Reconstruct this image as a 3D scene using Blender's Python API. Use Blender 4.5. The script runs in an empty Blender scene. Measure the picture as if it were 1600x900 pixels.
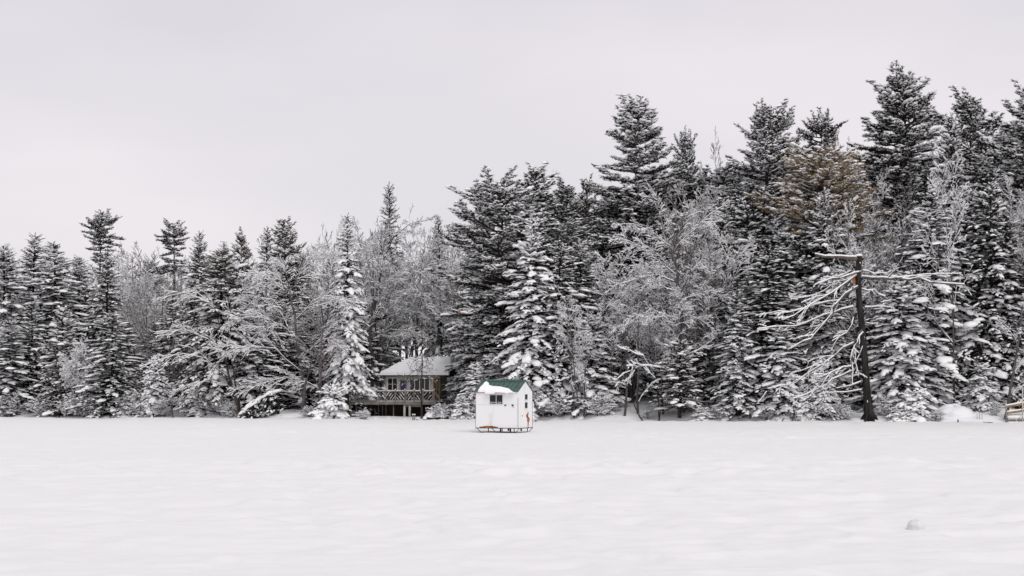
import bpy, math
import numpy as np
PI = math.pi
R = math.radians
C = bpy.context.scene.collection
rng = np.random.default_rng(11)

# ------------------------------------------------------------------ photo geometry
F, CX, HZ, CAMZ = 2222.0, 800.0, 618.0, 1.6          # focal length in photo pixels, horizon row, eye height
SX = np.array([-140., -62., -37.7, -17.3, 0., 15.2, 29.4, 70., 140.])
SY = np.array([142., 114., 104.6, 96.0, 90., 84.6, 81.7, 78., 75.])
def shore(x): return np.interp(x, SX, SY)
def P(px, py, Y): return np.array([(px-CX)/F*Y, Y, CAMZ+(HZ-py)/F*Y])
def xat(px, d):
    Y = 92.0
    for _ in range(12): Y = float(shore((px-CX)/F*Y))+d
    return (px-CX)/F*Y, Y

def _h(ix, iy, s):
    n = (ix*374761393+iy*668265263+s*982451653) & 0x7fffffff
    n = ((n ^ (n >> 13))*1274126177) & 0x7fffffff
    return ((n ^ (n >> 16)) & 0xffff)/65535.0
def vnoise(x, y, s=0):
    x = np.asarray(x, float); y = np.asarray(y, float)
    ix = np.floor(x).astype(np.int64); iy = np.floor(y).astype(np.int64)
    fx = x-ix; fy = y-iy
    fx = fx*fx*fx*(fx*(fx*6-15)+10); fy = fy*fy*fy*(fy*(fy*6-15)+10)
    a = _h(ix, iy, s)*(1-fx)+_h(ix+1, iy, s)*fx
    b = _h(ix, iy+1, s)*(1-fx)+_h(ix+1, iy+1, s)*fx
    return (a*(1-fy)+b*fy)*2-1

def ground(x, Y):
    x = np.asarray(x, float); d = np.asarray(Y, float)-shore(x)+.45*vnoise(x*.3, x*0+.5, 61)+.2*vnoise(x*1.1, x*0+.5, 62)
    sl = np.interp(x, [-40, -14, -11.5, -3.0, 0.5, 6, 30, 50], [.10, .11, .008, .008, .13, .20, .20, .17])
    dp = np.clip(d, 0, None)
    t = np.clip(d/1.2, 0, 1); fl = np.interp(x, [-14, -12, -3.2, -1.5], [1, .15, .15, 1]); bank = .14*t*t*(3-2*t)*fl
    g = bank+sl*np.minimum(dp, 14)+.13*np.clip(dp-14, 0, 60)+.04*np.clip(dp-73, 0, None)
    g = g+(.16*vnoise(x*.55, Y*.55, 3)+.22*vnoise(x*.2, Y*.2, 4))*np.clip(d/4, 0, 1)*fl+.05*vnoise(x*1.7, Y*1.7, 8)*np.clip(d, 0, 1)
    return np.where(d < 0, .16*d, g)

# ------------------------------------------------------------------ materials
def mat(name, base, rough=.8, spec=.2, build=None):
    m = bpy.data.materials.new(name); m.use_nodes = True
    nt = m.node_tree; b = nt.nodes['Principled BSDF']
    b.inputs['Base Color'].default_value = (*base, 1); b.inputs['Roughness'].default_value = rough
    b.inputs['Specular IOR Level'].default_value = spec
    if build: build(nt, b)
    return m
def N(nt, t, **kw):
    n = nt.nodes.new(t)
    for k, v in kw.items():
        if k in n.inputs: n.inputs[k].default_value = v
        else: setattr(n, k, v)
    return n
def noise_col(c0, c1, scale=2., detail=4, lo=.3, hi=.7, bump=0, bscale=None, stretch=None, dist=.05, obj_var=None):
    def f(nt, b):
        L = nt.links; tc = N(nt, 'ShaderNodeTexCoord'); src = tc.outputs['Object']
        if stretch:
            mp = N(nt, 'ShaderNodeMapping'); mp.inputs['Scale'].default_value = stretch
            L.new(src, mp.inputs[0]); src = mp.outputs[0]
        n = N(nt, 'ShaderNodeTexNoise', Scale=scale, Detail=detail); L.new(src, n.inputs['Vector'])
        r = N(nt, 'ShaderNodeValToRGB'); r.color_ramp.elements[0].position = lo; r.color_ramp.elements[1].position = hi
        r.color_ramp.elements[0].color = (*c0, 1); r.color_ramp.elements[1].color = (*c1, 1)
        L.new(n.outputs[0], r.inputs[0]); out = r.outputs[0]
        if obj_var:
            oi = N(nt, 'ShaderNodeObjectInfo'); mx = N(nt, 'ShaderNodeMix', data_type='RGBA')
            L.new(oi.outputs['Random'], mx.inputs[0]); L.new(out, mx.inputs[6]); mx.inputs[7].default_value = (*obj_var, 1)
            mr = N(nt, 'ShaderNodeMath', operation='MULTIPLY'); mr.inputs[1].default_value = .6
            L.new(oi.outputs['Random'], mr.inputs[0]); L.new(mr.outputs[0], mx.inputs[0]); out = mx.outputs[2]
        L.new(out, b.inputs['Base Color'])
        if bump:
            n2 = N(nt, 'ShaderNodeTexNoise', Scale=bscale or scale*2, Detail=5); L.new(src, n2.inputs['Vector'])
            bp = N(nt, 'ShaderNodeBump', Strength=bump, Distance=dist); L.new(n2.outputs[0], bp.inputs['Height'])
            L.new(bp.outputs[0], b.inputs['Normal'])
    return f
M = {}
M['snow'] = mat('snow', (.86, .865, .885), .65, .15, noise_col((.89, .89, .905), (.93, .93, .935), 1.3))
M['needles'] = mat('needles', (.03, .036, .025), .9, .06, noise_col((.010, .012, .009), (.026, .029, .020), 1.1, obj_var=(.014, .018, .014)))
M['pine_needles'] = mat('pine_needles', (.03, .036, .025), .9, .06, noise_col((.014, .016, .012), (.034, .036, .027), 1.1, obj_var=(.02, .022, .018)))
M['cedar_leaf'] = mat('cedar_leaf', (.05, .05, .032), .9, .06, noise_col((.024, .022, .010), (.085, .074, .036), 1.3, obj_var=(.055, .047, .024)))
M['bark'] = mat('bark', (.045, .038, .033), .9, .1, noise_col((.022, .018, .016), (.075, .062, .055), 5, bump=.6, stretch=(1, 1, .25)))
M['grey_bark'] = mat('grey_bark', (.09, .085, .085), .9, .1, noise_col((.05, .045, .044), (.14, .13, .13), 3, bump=.4, stretch=(1, 1, .4)))
M['mauve_bark'] = mat('mauve_bark', (.13, .11, .115), .9, .1, noise_col((.08, .065, .07), (.20, .17, .18), 3))
M['snag_bark'] = mat('snag_bark', (.035, .03, .027), .92, .1, noise_col((.009, .0087, .0085), (.05, .047, .045), 4, bump=1., stretch=(1, 1, .2)))
M['rust_twig'] = mat('rust_twig', (.30, .21, .12), .8, .1, noise_col((.20, .14, .075), (.46, .34, .20), 3))
M['dead_wood'] = mat('dead_wood', (.16, .14, .12), .85, .1, noise_col((.05, .043, .038), (.17, .145, .125), 4))
M['fresh_wood'] = mat('fresh_wood', (.5, .2, .06), .8, .1, noise_col((.22, .06, .015), (.45, .18, .06), 6, lo=.25, hi=.75))

# ------------------------------------------------------------------ mesh builder (arrays of triangles)
def reach(me, q=95):
    v = np.empty(len(me.vertices)*3, np.float32); me.vertices.foreach_get('co', v); v = v.reshape(-1, 3); h = np.hypot(v[:, 0], v[:, 1]); z = v[:, 2]; lo = z < np.percentile(z, 75); return float(np.percentile(h[lo], q)), float(np.sort(z)[-12:].mean())
class MB:
    def __init__(s): s.v = []; s.t = []; s.m = []; s.s = []; s.n = 0
    def add(s, v, t, mi=0, smooth=False):
        v = np.asarray(v, float).reshape(-1, 3); t = np.asarray(t, int).reshape(-1, 3)
        s.v.append(v); s.t.append(t+s.n); s.m.append(np.full(len(t), mi)); s.s.append(np.full(len(t), smooth)); s.n += len(v)
    def inst(s, tm, O, D, S, mi=0, smooth=False, up=None, roll=None):
        """copies of a small template (x along D) at O, scaled by S"""
        if len(O) == 0: return
        O = np.asarray(O, float); X, Y, Z = basis(np.asarray(D, float), up)
        if roll is not None:
            c, sn = np.cos(roll)[:, None], np.sin(roll)[:, None]; Y, Z = c*Y+sn*Z, c*Z-sn*Y
        S = np.asarray(S, float)
        if S.ndim == 1: S = np.repeat(S[:, None], 3, 1)
        tv, tt = tm
        V = O[:, None]+tv[None, :, 0:1]*(X*S[:, 0:1])[:, None]+tv[None, :, 1:2]*(Y*S[:, 1:2])[:, None]+tv[None, :, 2:3]*(Z*S[:, 2:3])[:, None]
        T = tt[None]+(np.arange(len(O))*len(tv))[:, None, None]
        s.add(V, T, mi, smooth)
    def multi(s, tms, O, D, S, mi=0, smooth=False, r=rng, roll=None):
        if len(O) == 0: return
        O = np.asarray(O); D = np.asarray(D); S = np.asarray(S)
        k = r.integers(0, len(tms), len(O))
        for i, tm in enumerate(tms):
            q = k == i
            s.inst(tm, O[q], D[q], S[q], mi, smooth, roll=None if roll is None else roll[q])
    def tube(s, pts, rad, n=8, mi=0, cap=True, smooth=True):
        pts = np.asarray(pts, float); rad = np.broadcast_to(np.asarray(rad, float), (len(pts),))
        T = np.gradient(pts, axis=0); ref = np.array([0, 1., 0]) if abs(T[0][1])/np.linalg.norm(T[0]) < .8 else np.array([1., 0, 0])
        vs = []
        for p, r_, t in zip(pts, rad, T):
            t = t/np.linalg.norm(t); a = np.cross(ref, t); a /= np.linalg.norm(a); b = np.cross(t, a)
            th = np.arange(n)*2*PI/n; vs.append(p+r_*(np.cos(th)[:, None]*a+np.sin(th)[:, None]*b))
        v = np.concatenate(vs); ts = []
        for i in range(len(pts)-1):
            for j in range(n):
                a, b = i*n+j, i*n+(j+1) % n; ts += [(a, b, b+n), (a, b+n, a+n)]
        if cap:
            k = len(v); v = np.concatenate([v, pts[:1], pts[-1:]])
            for j in range(n):
                ts += [(k, (j+1) % n, j), (k+1, (len(pts)-1)*n+j, (len(pts)-1)*n+(j+1) % n)]
        s.add(v, ts, mi, smooth)
    def segs(s, P0, P1, R0, R1, n=3, mi=0):
        if len(P0) == 0: return
        P0 = np.asarray(P0); P1 = np.asarray(P1); R0 = np.asarray(R0)[:, None]; R1 = np.asarray(R1)[:, None]
        X, Y, Z = basis(P1-P0); vs = []
        for j in range(n):
            a = 2*PI*j/n+PI/2; o = np.cos(a)*Y+np.sin(a)*Z; vs += [P0+R0*o, P1+R1*o]
        V = np.stack(vs, 1); t = []
        for j in range(n):
            a, b = 2*j, 2*((j+1) % n); t += [(a, b, b+1), (a, b+1, a+1)]
        T = np.array(t)[None]+(np.arange(len(P0))*2*n)[:, None, None]
        s.add(V, T, mi, True)
    def box(s, c, size, rz=0., mi=0, ax=None):
        h = np.array(size)/2; v = np.array([(x, y, z) for x in (-1, 1) for y in (-1, 1) for z in (-1, 1)])*h
        if ax is not None: v = v@np.array(ax)
        else:
            co, si = math.cos(rz), math.sin(rz); v = np.stack([v[:, 0]*co-v[:, 1]*si, v[:, 0]*si+v[:, 1]*co, v[:, 2]], 1)
        s.add(v+np.array(c), [(0, 1, 3), (0, 3, 2), (4, 6, 7), (4, 7, 5), (0, 4, 5), (0, 5, 1), (2, 3, 7), (2, 7, 6), (0, 2, 6), (0, 6, 4), (1, 5, 7), (1, 7, 3)], mi)
    def bar(s, a, b, w, h, mi=0):
        a = np.array(a, float); b = np.array(b, float); X, Y, Z = basis((b-a)[None]); s.box((a+b)/2, (np.linalg.norm(b-a), w, h), mi=mi, ax=np.stack([X[0], Y[0], Z[0]]))
    def prism(s, poly, off, mi=0):
        """planar polygon (convex or star-shaped about its centre) extruded along off"""
        p = np.asarray(poly, float); n = len(p); off = np.asarray(off, float); c = p.mean(0)
        v = np.concatenate([p, p+off, [c, c+off]]); t = []
        for i in range(n):
            j = (i+1) % n; t += [(i, j, j+n), (i, j+n, i+n), (2*n, j, i), (2*n+1, i+n, j+n)]
        s.add(v, t, mi)
    def mesh(s, name, mats):
        me = bpy.data.meshes.new(name)
        v = np.concatenate(s.v); t = np.concatenate(s.t)
        me.vertices.add(len(v)); me.vertices.foreach_set('co', v.astype(np.float32).ravel())
        me.loops.add(len(t)*3); me.loops.foreach_set('vertex_index', t.astype(np.int32).ravel())
        me.polygons.add(len(t)); me.polygons.foreach_set('loop_start', (np.arange(len(t))*3).astype(np.int32))
        me.polygons.foreach_set('material_index', np.concatenate(s.m).astype(np.int32))
        me.polygons.foreach_set('use_smooth', np.concatenate(s.s).astype(bool))
        for m in mats: me.materials.append(m)
        me.update(calc_edges=True)
        return me
def basis(D, up=None):
    X = D/np.maximum(np.linalg.norm(D, axis=1, keepdims=True), 1e-9)
    u = np.broadcast_to(np.array([0, 0, 1.]) if up is None else up, X.shape)
    Y = np.cross(u, X); l = np.linalg.norm(Y, axis=1, keepdims=True)
    Y = np.where(l < 1e-3, np.array([0, 1., 0]), Y/np.maximum(l, 1e-9)); return X, Y, np.cross(X, Y)
def fix_normals(me):
    import bmesh
    bm = bmesh.new(); bm.from_mesh(me); bmesh.ops.recalc_face_normals(bm, faces=bm.faces); bm.to_mesh(me); bm.free(); return me

# ------------------------------------------------------------------ scene objects
LABELS = {}
def check(lab, grp):
    n = len(lab.split()); assert 4 <= n <= 16, (n, lab)
    assert lab not in LABELS or (grp and LABELS[lab] == grp), lab
    LABELS[lab] = grp
def thing(name, label, cat, loc=(0, 0, 0), rz=0., group=None):
    check(label, group)
    o = bpy.data.objects.new(name, None); C.objects.link(o); o.empty_display_size = .3
    o.location = loc; o.rotation_euler = (0, 0, rz); o['label'] = label; o['category'] = cat
    if group: o['group'] = group
    return o
def part(name, mb, mats, parent, label=None, fix=True, loc=None):
    me = mb if isinstance(mb, bpy.types.Mesh) else mb.mesh(name, mats if isinstance(mats, (list, tuple)) else [mats])
    if fix and not isinstance(mb, bpy.types.Mesh): fix_normals(me)
    o = bpy.data.objects.new(name, me); C.objects.link(o); o.parent = parent
    if label: o['label'] = label
    return o
def tagged(name, mb, mats, label, cat, loc=(0, 0, 0), group=None):
    check(label, group); o = part(name, mb, mats, None); o.location = loc; o['label'] = label; o['category'] = cat
    if group: o['group'] = group
    return o

# ------------------------------------------------------------------ small templates
def t_spray(r, n=6, w=.4, hang=.26, base=.05):
    v = []; t = []
    def tri(a, b, c): k = len(v); v.extend([a, b, c]); t.append((k, k+1, k+2))
    tri((0, -base*.6, 0), (0, base*.6, 0), (1, 0, -.06))
    for i in range(n):
        x = .05+.85*i/n
        for sg in (-1, 1):
            L = w*(1-.6*x)*r.uniform(.7, 1.25); a = R(r.uniform(30, 62)); z = -r.uniform(-.02, .12)-.07*x
            tri((x-base, 0, -.02), (x+base, 0, -.02), (x+L*math.cos(a), sg*L*math.sin(a), z))
        if hang > 0 and r.random() < .8: tri((x-base*1.3, 0, 0), (x+base*1.3, 0, 0), (x+r.uniform(-.02, .12), r.uniform(-.12, .12), -r.uniform(.3, 1)*hang))
    return np.array(v), np.array(t)
def t_tuft(r, n=20, base=.042):
    v = []; t = []
    for i in range(n):
        a = r.uniform(0, 2*PI); e = r.uniform(-.25, 1.0); d = np.array([math.cos(e)*(.75+.25*math.cos(a)), math.sin(a)*math.cos(e)*.75, math.sin(e)*.8])
        d *= r.uniform(.6, 1.05); q = np.cross(d, r.normal(size=3)); q = q/np.linalg.norm(q)*base
        k = len(v); o = np.array([r.uniform(-.25, .3), 0, 0]); v.extend([o-q, o+q, o+d]); t.append((k, k+1, k+2))
    return np.array(v), np.array(t)
def t_pad(r, n=8):
    v = []; a0 = r.uniform(0, 6)
    ra = 1+.28*r.uniform(-1, 1, n)
    for k, (rad, z) in enumerate(((1, -.25), (.78, .52))):
        for i in range(n):
            a = 2*PI*(i+.5*k)/n; q = rad*ra[i]; v.append((q*math.cos(a), q*math.sin(a), z+r.uniform(-.18, .18)))
    v += [(r.uniform(-.2, .2), r.uniform(-.2, .2), .95), (0, 0, -.3)]; t = []
    for i in range(n):
        j = (i+1) % n; t += [(i, j, n+i), (j, n+j, n+i), (n+i, n+j, 2*n), (j, i, 2*n+1)]
    return np.array(v), np.array(t)
SPRAY = [t_spray(rng) for _ in range(5)]
FINE = [t_spray(rng, 5, .5, .1, .06) for _ in range(5)]
TUFT = [t_tuft(rng) for _ in range(6)]
PAD = [t_pad(rng) for _ in range(6)]

def unit(v): return v/np.maximum(np.linalg.norm(v, axis=-1, keepdims=True), 1e-9)
def trunk_mb(r, h, r0, mi=0, wob=.02, n=9, lean=(0, 0)):
    z = np.linspace(-.4, h, 14); k = np.clip(z/h, 0, 1)
    x = lean[0]*k**1.4+wob*np.cumsum(r.normal(size=14))*.5; y = lean[1]*k**1.4+wob*np.cumsum(r.normal(size=14))*.5
    rad = r0*(1-k)**.85*.93+.02+.5*r0*np.exp(-np.maximum(z, 0)/.28)*.6
    mb = MB(); mb.tube(np.stack([x, y, z], 1), rad, n, mi)
    return mb, lambda q: (np.interp(q, z, x), np.interp(q, z, y))

def spruce(seed, h, rad, snow=.6, dens=1., droop=1., bare=.04, fine=False, spray=.42, leaf='needles', shape=.54, pad=1., gap=.0, slab=.3):
    """conifer of drooping boughs; returns the trunk mesh and the crown mesh (needles and the snow lying on them)"""
    r = np.random.default_rng(seed); mb, at = trunk_mb(r, h, .011*h+.02); cr = MB(); tm = FINE if fine else SPRAY
    z = h*bare+.1; O = []; D = []; S = []; pO = []; pD = []; pS = []; b0 = []; b1 = []
    az = r.uniform(0, 6)
    lob = r.uniform(.75, 1.15, 8)
    while z < h*.985:
        k = z/h; nb = max(3, int(round((8-2.5*k)*dens)))
        for _ in range(nb):
            az += 2.4+r.normal()*.25
            if r.random() < gap: continue
            L = rad*((1-k)**shape*(.62+.38*min(1, (k+.04)*6)))*r.uniform(.55, 1.25)*lob[int(az*8/(2*PI)) % 8]+.12
            e = R(np.interp(k, [0, .35, .7, 1], [-14, -4, 14, 48]))*1.+r.normal()*.12
            zz = z+r.uniform(-.12, .12); x0, y0 = at(zz)
            s = np.linspace(0, 1, 6); dr = droop*(.30 if k < .8 else .1)*L
            px = s*L*math.cos(e); pz = s*L*math.sin(e)-dr*s**1.7+.12*dr*np.clip(s-.7, 0, 1)*3
            pts = np.stack([x0+px*math.cos(az), y0+px*math.sin(az), zz+pz], 1)
            b0.append(pts[:-1]); b1.append(pts[1:])
            m = max(2, int(L/(.155 if not fine else .13)*dens**.5)); ss = np.linspace(.16, 1, m)
            pp = np.stack([np.interp(ss, s, pts[:, i]) for i in range(3)], 1)
            tg = unit(np.stack([np.interp(ss, s, np.gradient(pts[:, i])) for i in range(3)], 1))
            lat = np.array([-math.sin(az), math.cos(az), 0.])
            side = np.where(np.arange(m) % 2 == 0, 1, -1)*r.uniform(.6, 1.35, m); side[-1] = r.uniform(-.2, .2)
            dd = unit(tg+side[:, None]*lat+np.array([0, 0, -1])*r.uniform(.0, .42, m)[:, None])
            sz = np.clip(spray*(1.25-.55*ss)*r.uniform(.75, 1.3, m)*(.55+.45*min(1, L/1.2)), .14, .8)
            O.append(pp); D.append(dd); S.append(sz)
            # second, shorter row of sprays so boughs read as thick
            q = r.random(m) < .75; dd2 = unit(tg[q]-side[q][:, None]*lat+r.normal(size=(q.sum(), 3))*.25)
            O.append(pp[q]); D.append(dd2); S.append(sz[q]*.8)
            # snow lying along the boughs
            q = (r.random(m) < snow*(.55+.6*ss)) & (ss > .15)
            if q.any():
                kq = q.sum(); c = pp[q]+dd[q]*sz[q][:, None]*.45; c[:, 2] += .03
                ln = sz[q]*r.uniform(.28, .66, kq)*pad
                pO.append(c); pD.append(dd[q]+r.normal(size=(kq, 3))*.12); pS.append(np.stack([ln, ln*r.uniform(.38, .75, kq), ln*r.uniform(.2, .45, kq)], 1))
            if r.random() < slab and L > .7:                # thick slab bending over the outer bough
                for sc_ in r.uniform(.5, .97, 1+(L > 1.5)+(L > 2.1)):
                    c = np.array([np.interp(sc_, s, pts[:, i]) for i in range(3)]); ln = r.uniform(.2, .42)*(.6+.25*min(L, 2.2)); i_ = min(int(sc_*5), 4)
                    pO.append((c+np.array([0, 0, .05]))[None]); pD.append((pts[i_+1]-pts[i_])[None]+r.normal(size=(1, 3))*.04); pS.append(np.array([[ln, ln*r.uniform(.5, .95), ln*r.uniform(.3, .48)]]))
            q = r.random(m) < snow*.95
            if q.any():                                   # small flecks
                kq = q.sum(); c = pp[q]+r.normal(size=(kq, 3))*.12*np.array([1, 1, .5]); c[:, 2] += .05
                ln = r.uniform(.04, .11, kq)*pad**.5; pO.append(c); pD.append(tg[q]); pS.append(np.stack([ln*1.4, ln, ln*.6], 1))
        z += (.26+.10*(1-k))*r.uniform(.8, 1.2)*(h/12)**.35
    # leader
    lz = np.linspace(h*.9, h, 7); x0, y0 = at(lz); O.append(np.stack([x0, y0, lz], 1)); a = r.uniform(0, 6, 7)
    D.append(np.stack([np.cos(a)*.5, np.sin(a)*.5, np.ones(7)], 1)); S.append(np.full(7, .3))
    b0 = np.concatenate(b0); b1 = np.concatenate(b1); mb.segs(b0, b1, np.full(len(b0), .022), np.full(len(b0), .014), 3, 0)
    O = np.concatenate(O); cr.multi(tm, O, np.concatenate(D), np.concatenate(S), 0, False, r, roll=r.normal(size=len(O))*.3)
    if pO: cr.multi(PAD, np.concatenate(pO), np.concatenate(pD), np.concatenate(pS), 1, True, r)
    cm = cr.mesh('crown', [M[leaf], M['snow']]); rr_, hh_ = reach(cm); return dict(h=hh_, r=rr_, parts=[('trunk', mb.mesh('trunk', [M['bark']])), ('crown', cm)])

def pine(seed, h, rad, bare=.25, snow=.5, shape='broad', leaf='pine_needles', dens=1., rusty=False, up=0., lopside=.5, gapk=1.):
    """white pine: whorled limbs carrying plumes of needle tufts"""
    r = np.random.default_rng(seed); mb, at = trunk_mb(r, h*.985, .012*h+.03, wob=.05); cr = MB()
    z = h*bare; O = []; D = []; S = []; pO = []; pD = []; pS = []; b0 = []; b1 = []; rr0 = []
    rO = []; rD = []; rS = []
    lob = r.uniform(1-lopside, 1.1, 7); az = r.uniform(0, 6)
    while z < h*.99:
        k = (z/h-bare)/(1-bare); nb = r.integers(5, 8); tier = r.uniform(.68, 1.18)
        prof = float({'broad': np.interp(k, [0, .3, .65, .85, .95, 1], [.7, 1., .9, .68, .46, .2]), 'cone': np.interp(k, [0, .25, .5, .8, .93, 1], [.8, 1., .8, .58, .42, .2]), 'round': np.interp(k, [0, .25, .6, .85, .95, 1], [.95, 1., .88, .72, .55, .35]), 'tuft': np.interp(k, [0, .4, .8, 1], [.5, .8, 1., .6])}[shape])*tier
        for j in range(nb):
            az += 2*PI/nb+r.normal()*.25
            L = rad*prof*r.uniform(.55, 1.2)*lob[int(az*7/(2*PI)+z*.13) % 7]+.25
            e = R(np.interp(k, [0, .4, .8, .93, 1], [-10, 1, 15, 36, 66])+up)+r.normal()*.17
            if shape == 'round': e = min(e, R(36)+r.normal()*.1)
            zz = z+r.uniform(-.2, .2); x0, y0 = at(zz); s = np.linspace(0, 1, 7)
            px = s*L*math.cos(e); pz = s*L*math.sin(e)-.16*L*s**1.5*(1-k)+.13*L*s**3
            wig = r.normal()*.10*L*np.sin(s*3)
            pts = np.stack([x0+px*math.cos(az)-wig*math.sin(az), y0+px*math.sin(az)+wig*math.cos(az), zz+pz], 1)
            b0.append(pts[:-1]); b1.append(pts[1:]); rr0.append(np.linspace(.018+.016*L, .012, 7))
            ns = max(4, int(L/.15*dens)); lat = np.array([-math.sin(az), math.cos(az), 0.]); out = np.array([math.cos(az), math.sin(az), 0.])
            for i in range(ns):
                si = .22+.78*(i+r.random())/ns; p = np.array([np.interp(si, s, pts[:, c]) for c in range(3)])
                sd = (1 if i % 2 else -1)*r.uniform(.35, 1.25); d = out+sd*lat+np.array([0, 0, r.uniform(-.2, .38)+.2*k]); d /= np.linalg.norm(d)
                l2 = np.clip(L*.34*(1.25-si)*r.uniform(.6, 1.3), .22, 1.1); e2 = p+d*l2+np.array([0, 0, .08*l2])
                b0.append(p[None]); b1.append(e2[None]); rr0.append(np.array([.014, .008]))
                nt = max(2, int(l2/.13)); u = np.linspace(.35, 1, nt)
                q = p+(e2-p)*u[:, None]+r.normal(size=(nt, 3))*.035
                dd = d*.6+r.normal(size=(nt, 3))*.55+np.array([0, 0, .3]); sz = r.uniform(.17, .34, nt)
                if rusty and k > .5 and r.random() < .96: rO.append(q); rD.append(dd); rS.append(sz*.85); sn = snow*.5
                else: O.append(q); D.append(dd); S.append(sz); sn = snow
                w = r.random(nt) < sn*.9
                if w.any():
                    c = q[w]+np.array([0, 0, .07]); ln = r.uniform(.05, .17, w.sum()); pO.append(c); pD.append(np.broadcast_to(d, (w.sum(), 3))+r.normal(size=(w.sum(), 3))*.15)
                    pS.append(np.stack([ln*1.35, ln*.75, ln*.4], 1))
                if r.random() < sn*.32:
                    ln = r.uniform(.16, .34); pO.append(((p+e2)/2+np.array([0, 0, .1]))[None]); pD.append(d[None]); pS.append(np.array([[ln*1.3, ln*.7, ln*.4]]))
        z += (.52 if k < .8 else .34)*r.uniform(.7, 1.3)*gapk
    x0, y0 = at(h*.97); O.append(np.array([[x0, y0, h*.97], [x0, y0, h]])); D.append(np.array([[.2, 0, 1], [0, .2, 1.]])); S.append(np.array([.4, .35]))
    B0 = np.concatenate(b0); B1 = np.concatenate(b1); a = np.concatenate([x[:-1] for x in rr0]); b = np.concatenate([x[1:] for x in rr0])
    mb.segs(B0, B1, a, b, 4, 0)
    O = np.concatenate(O); cr.multi(TUFT, O, np.concatenate(D), np.concatenate(S), 0, False, r)
    if rO: cr.multi(TUFT, np.concatenate(rO), np.concatenate(rD), np.concatenate(rS), 2, False, r)
    if pO: cr.multi(PAD, np.concatenate(pO), np.concatenate(pD), np.concatenate(pS), 1, True, r)
    cm = cr.mesh('crown', [M[leaf], M['snow'], M['rust_twig']]); rr_, hh_ = reach(cm, 96); return dict(h=hh_, r=rr_, parts=[('trunk', mb.mesh('trunk', [M['bark']])), ('crown', cm)])

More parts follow.
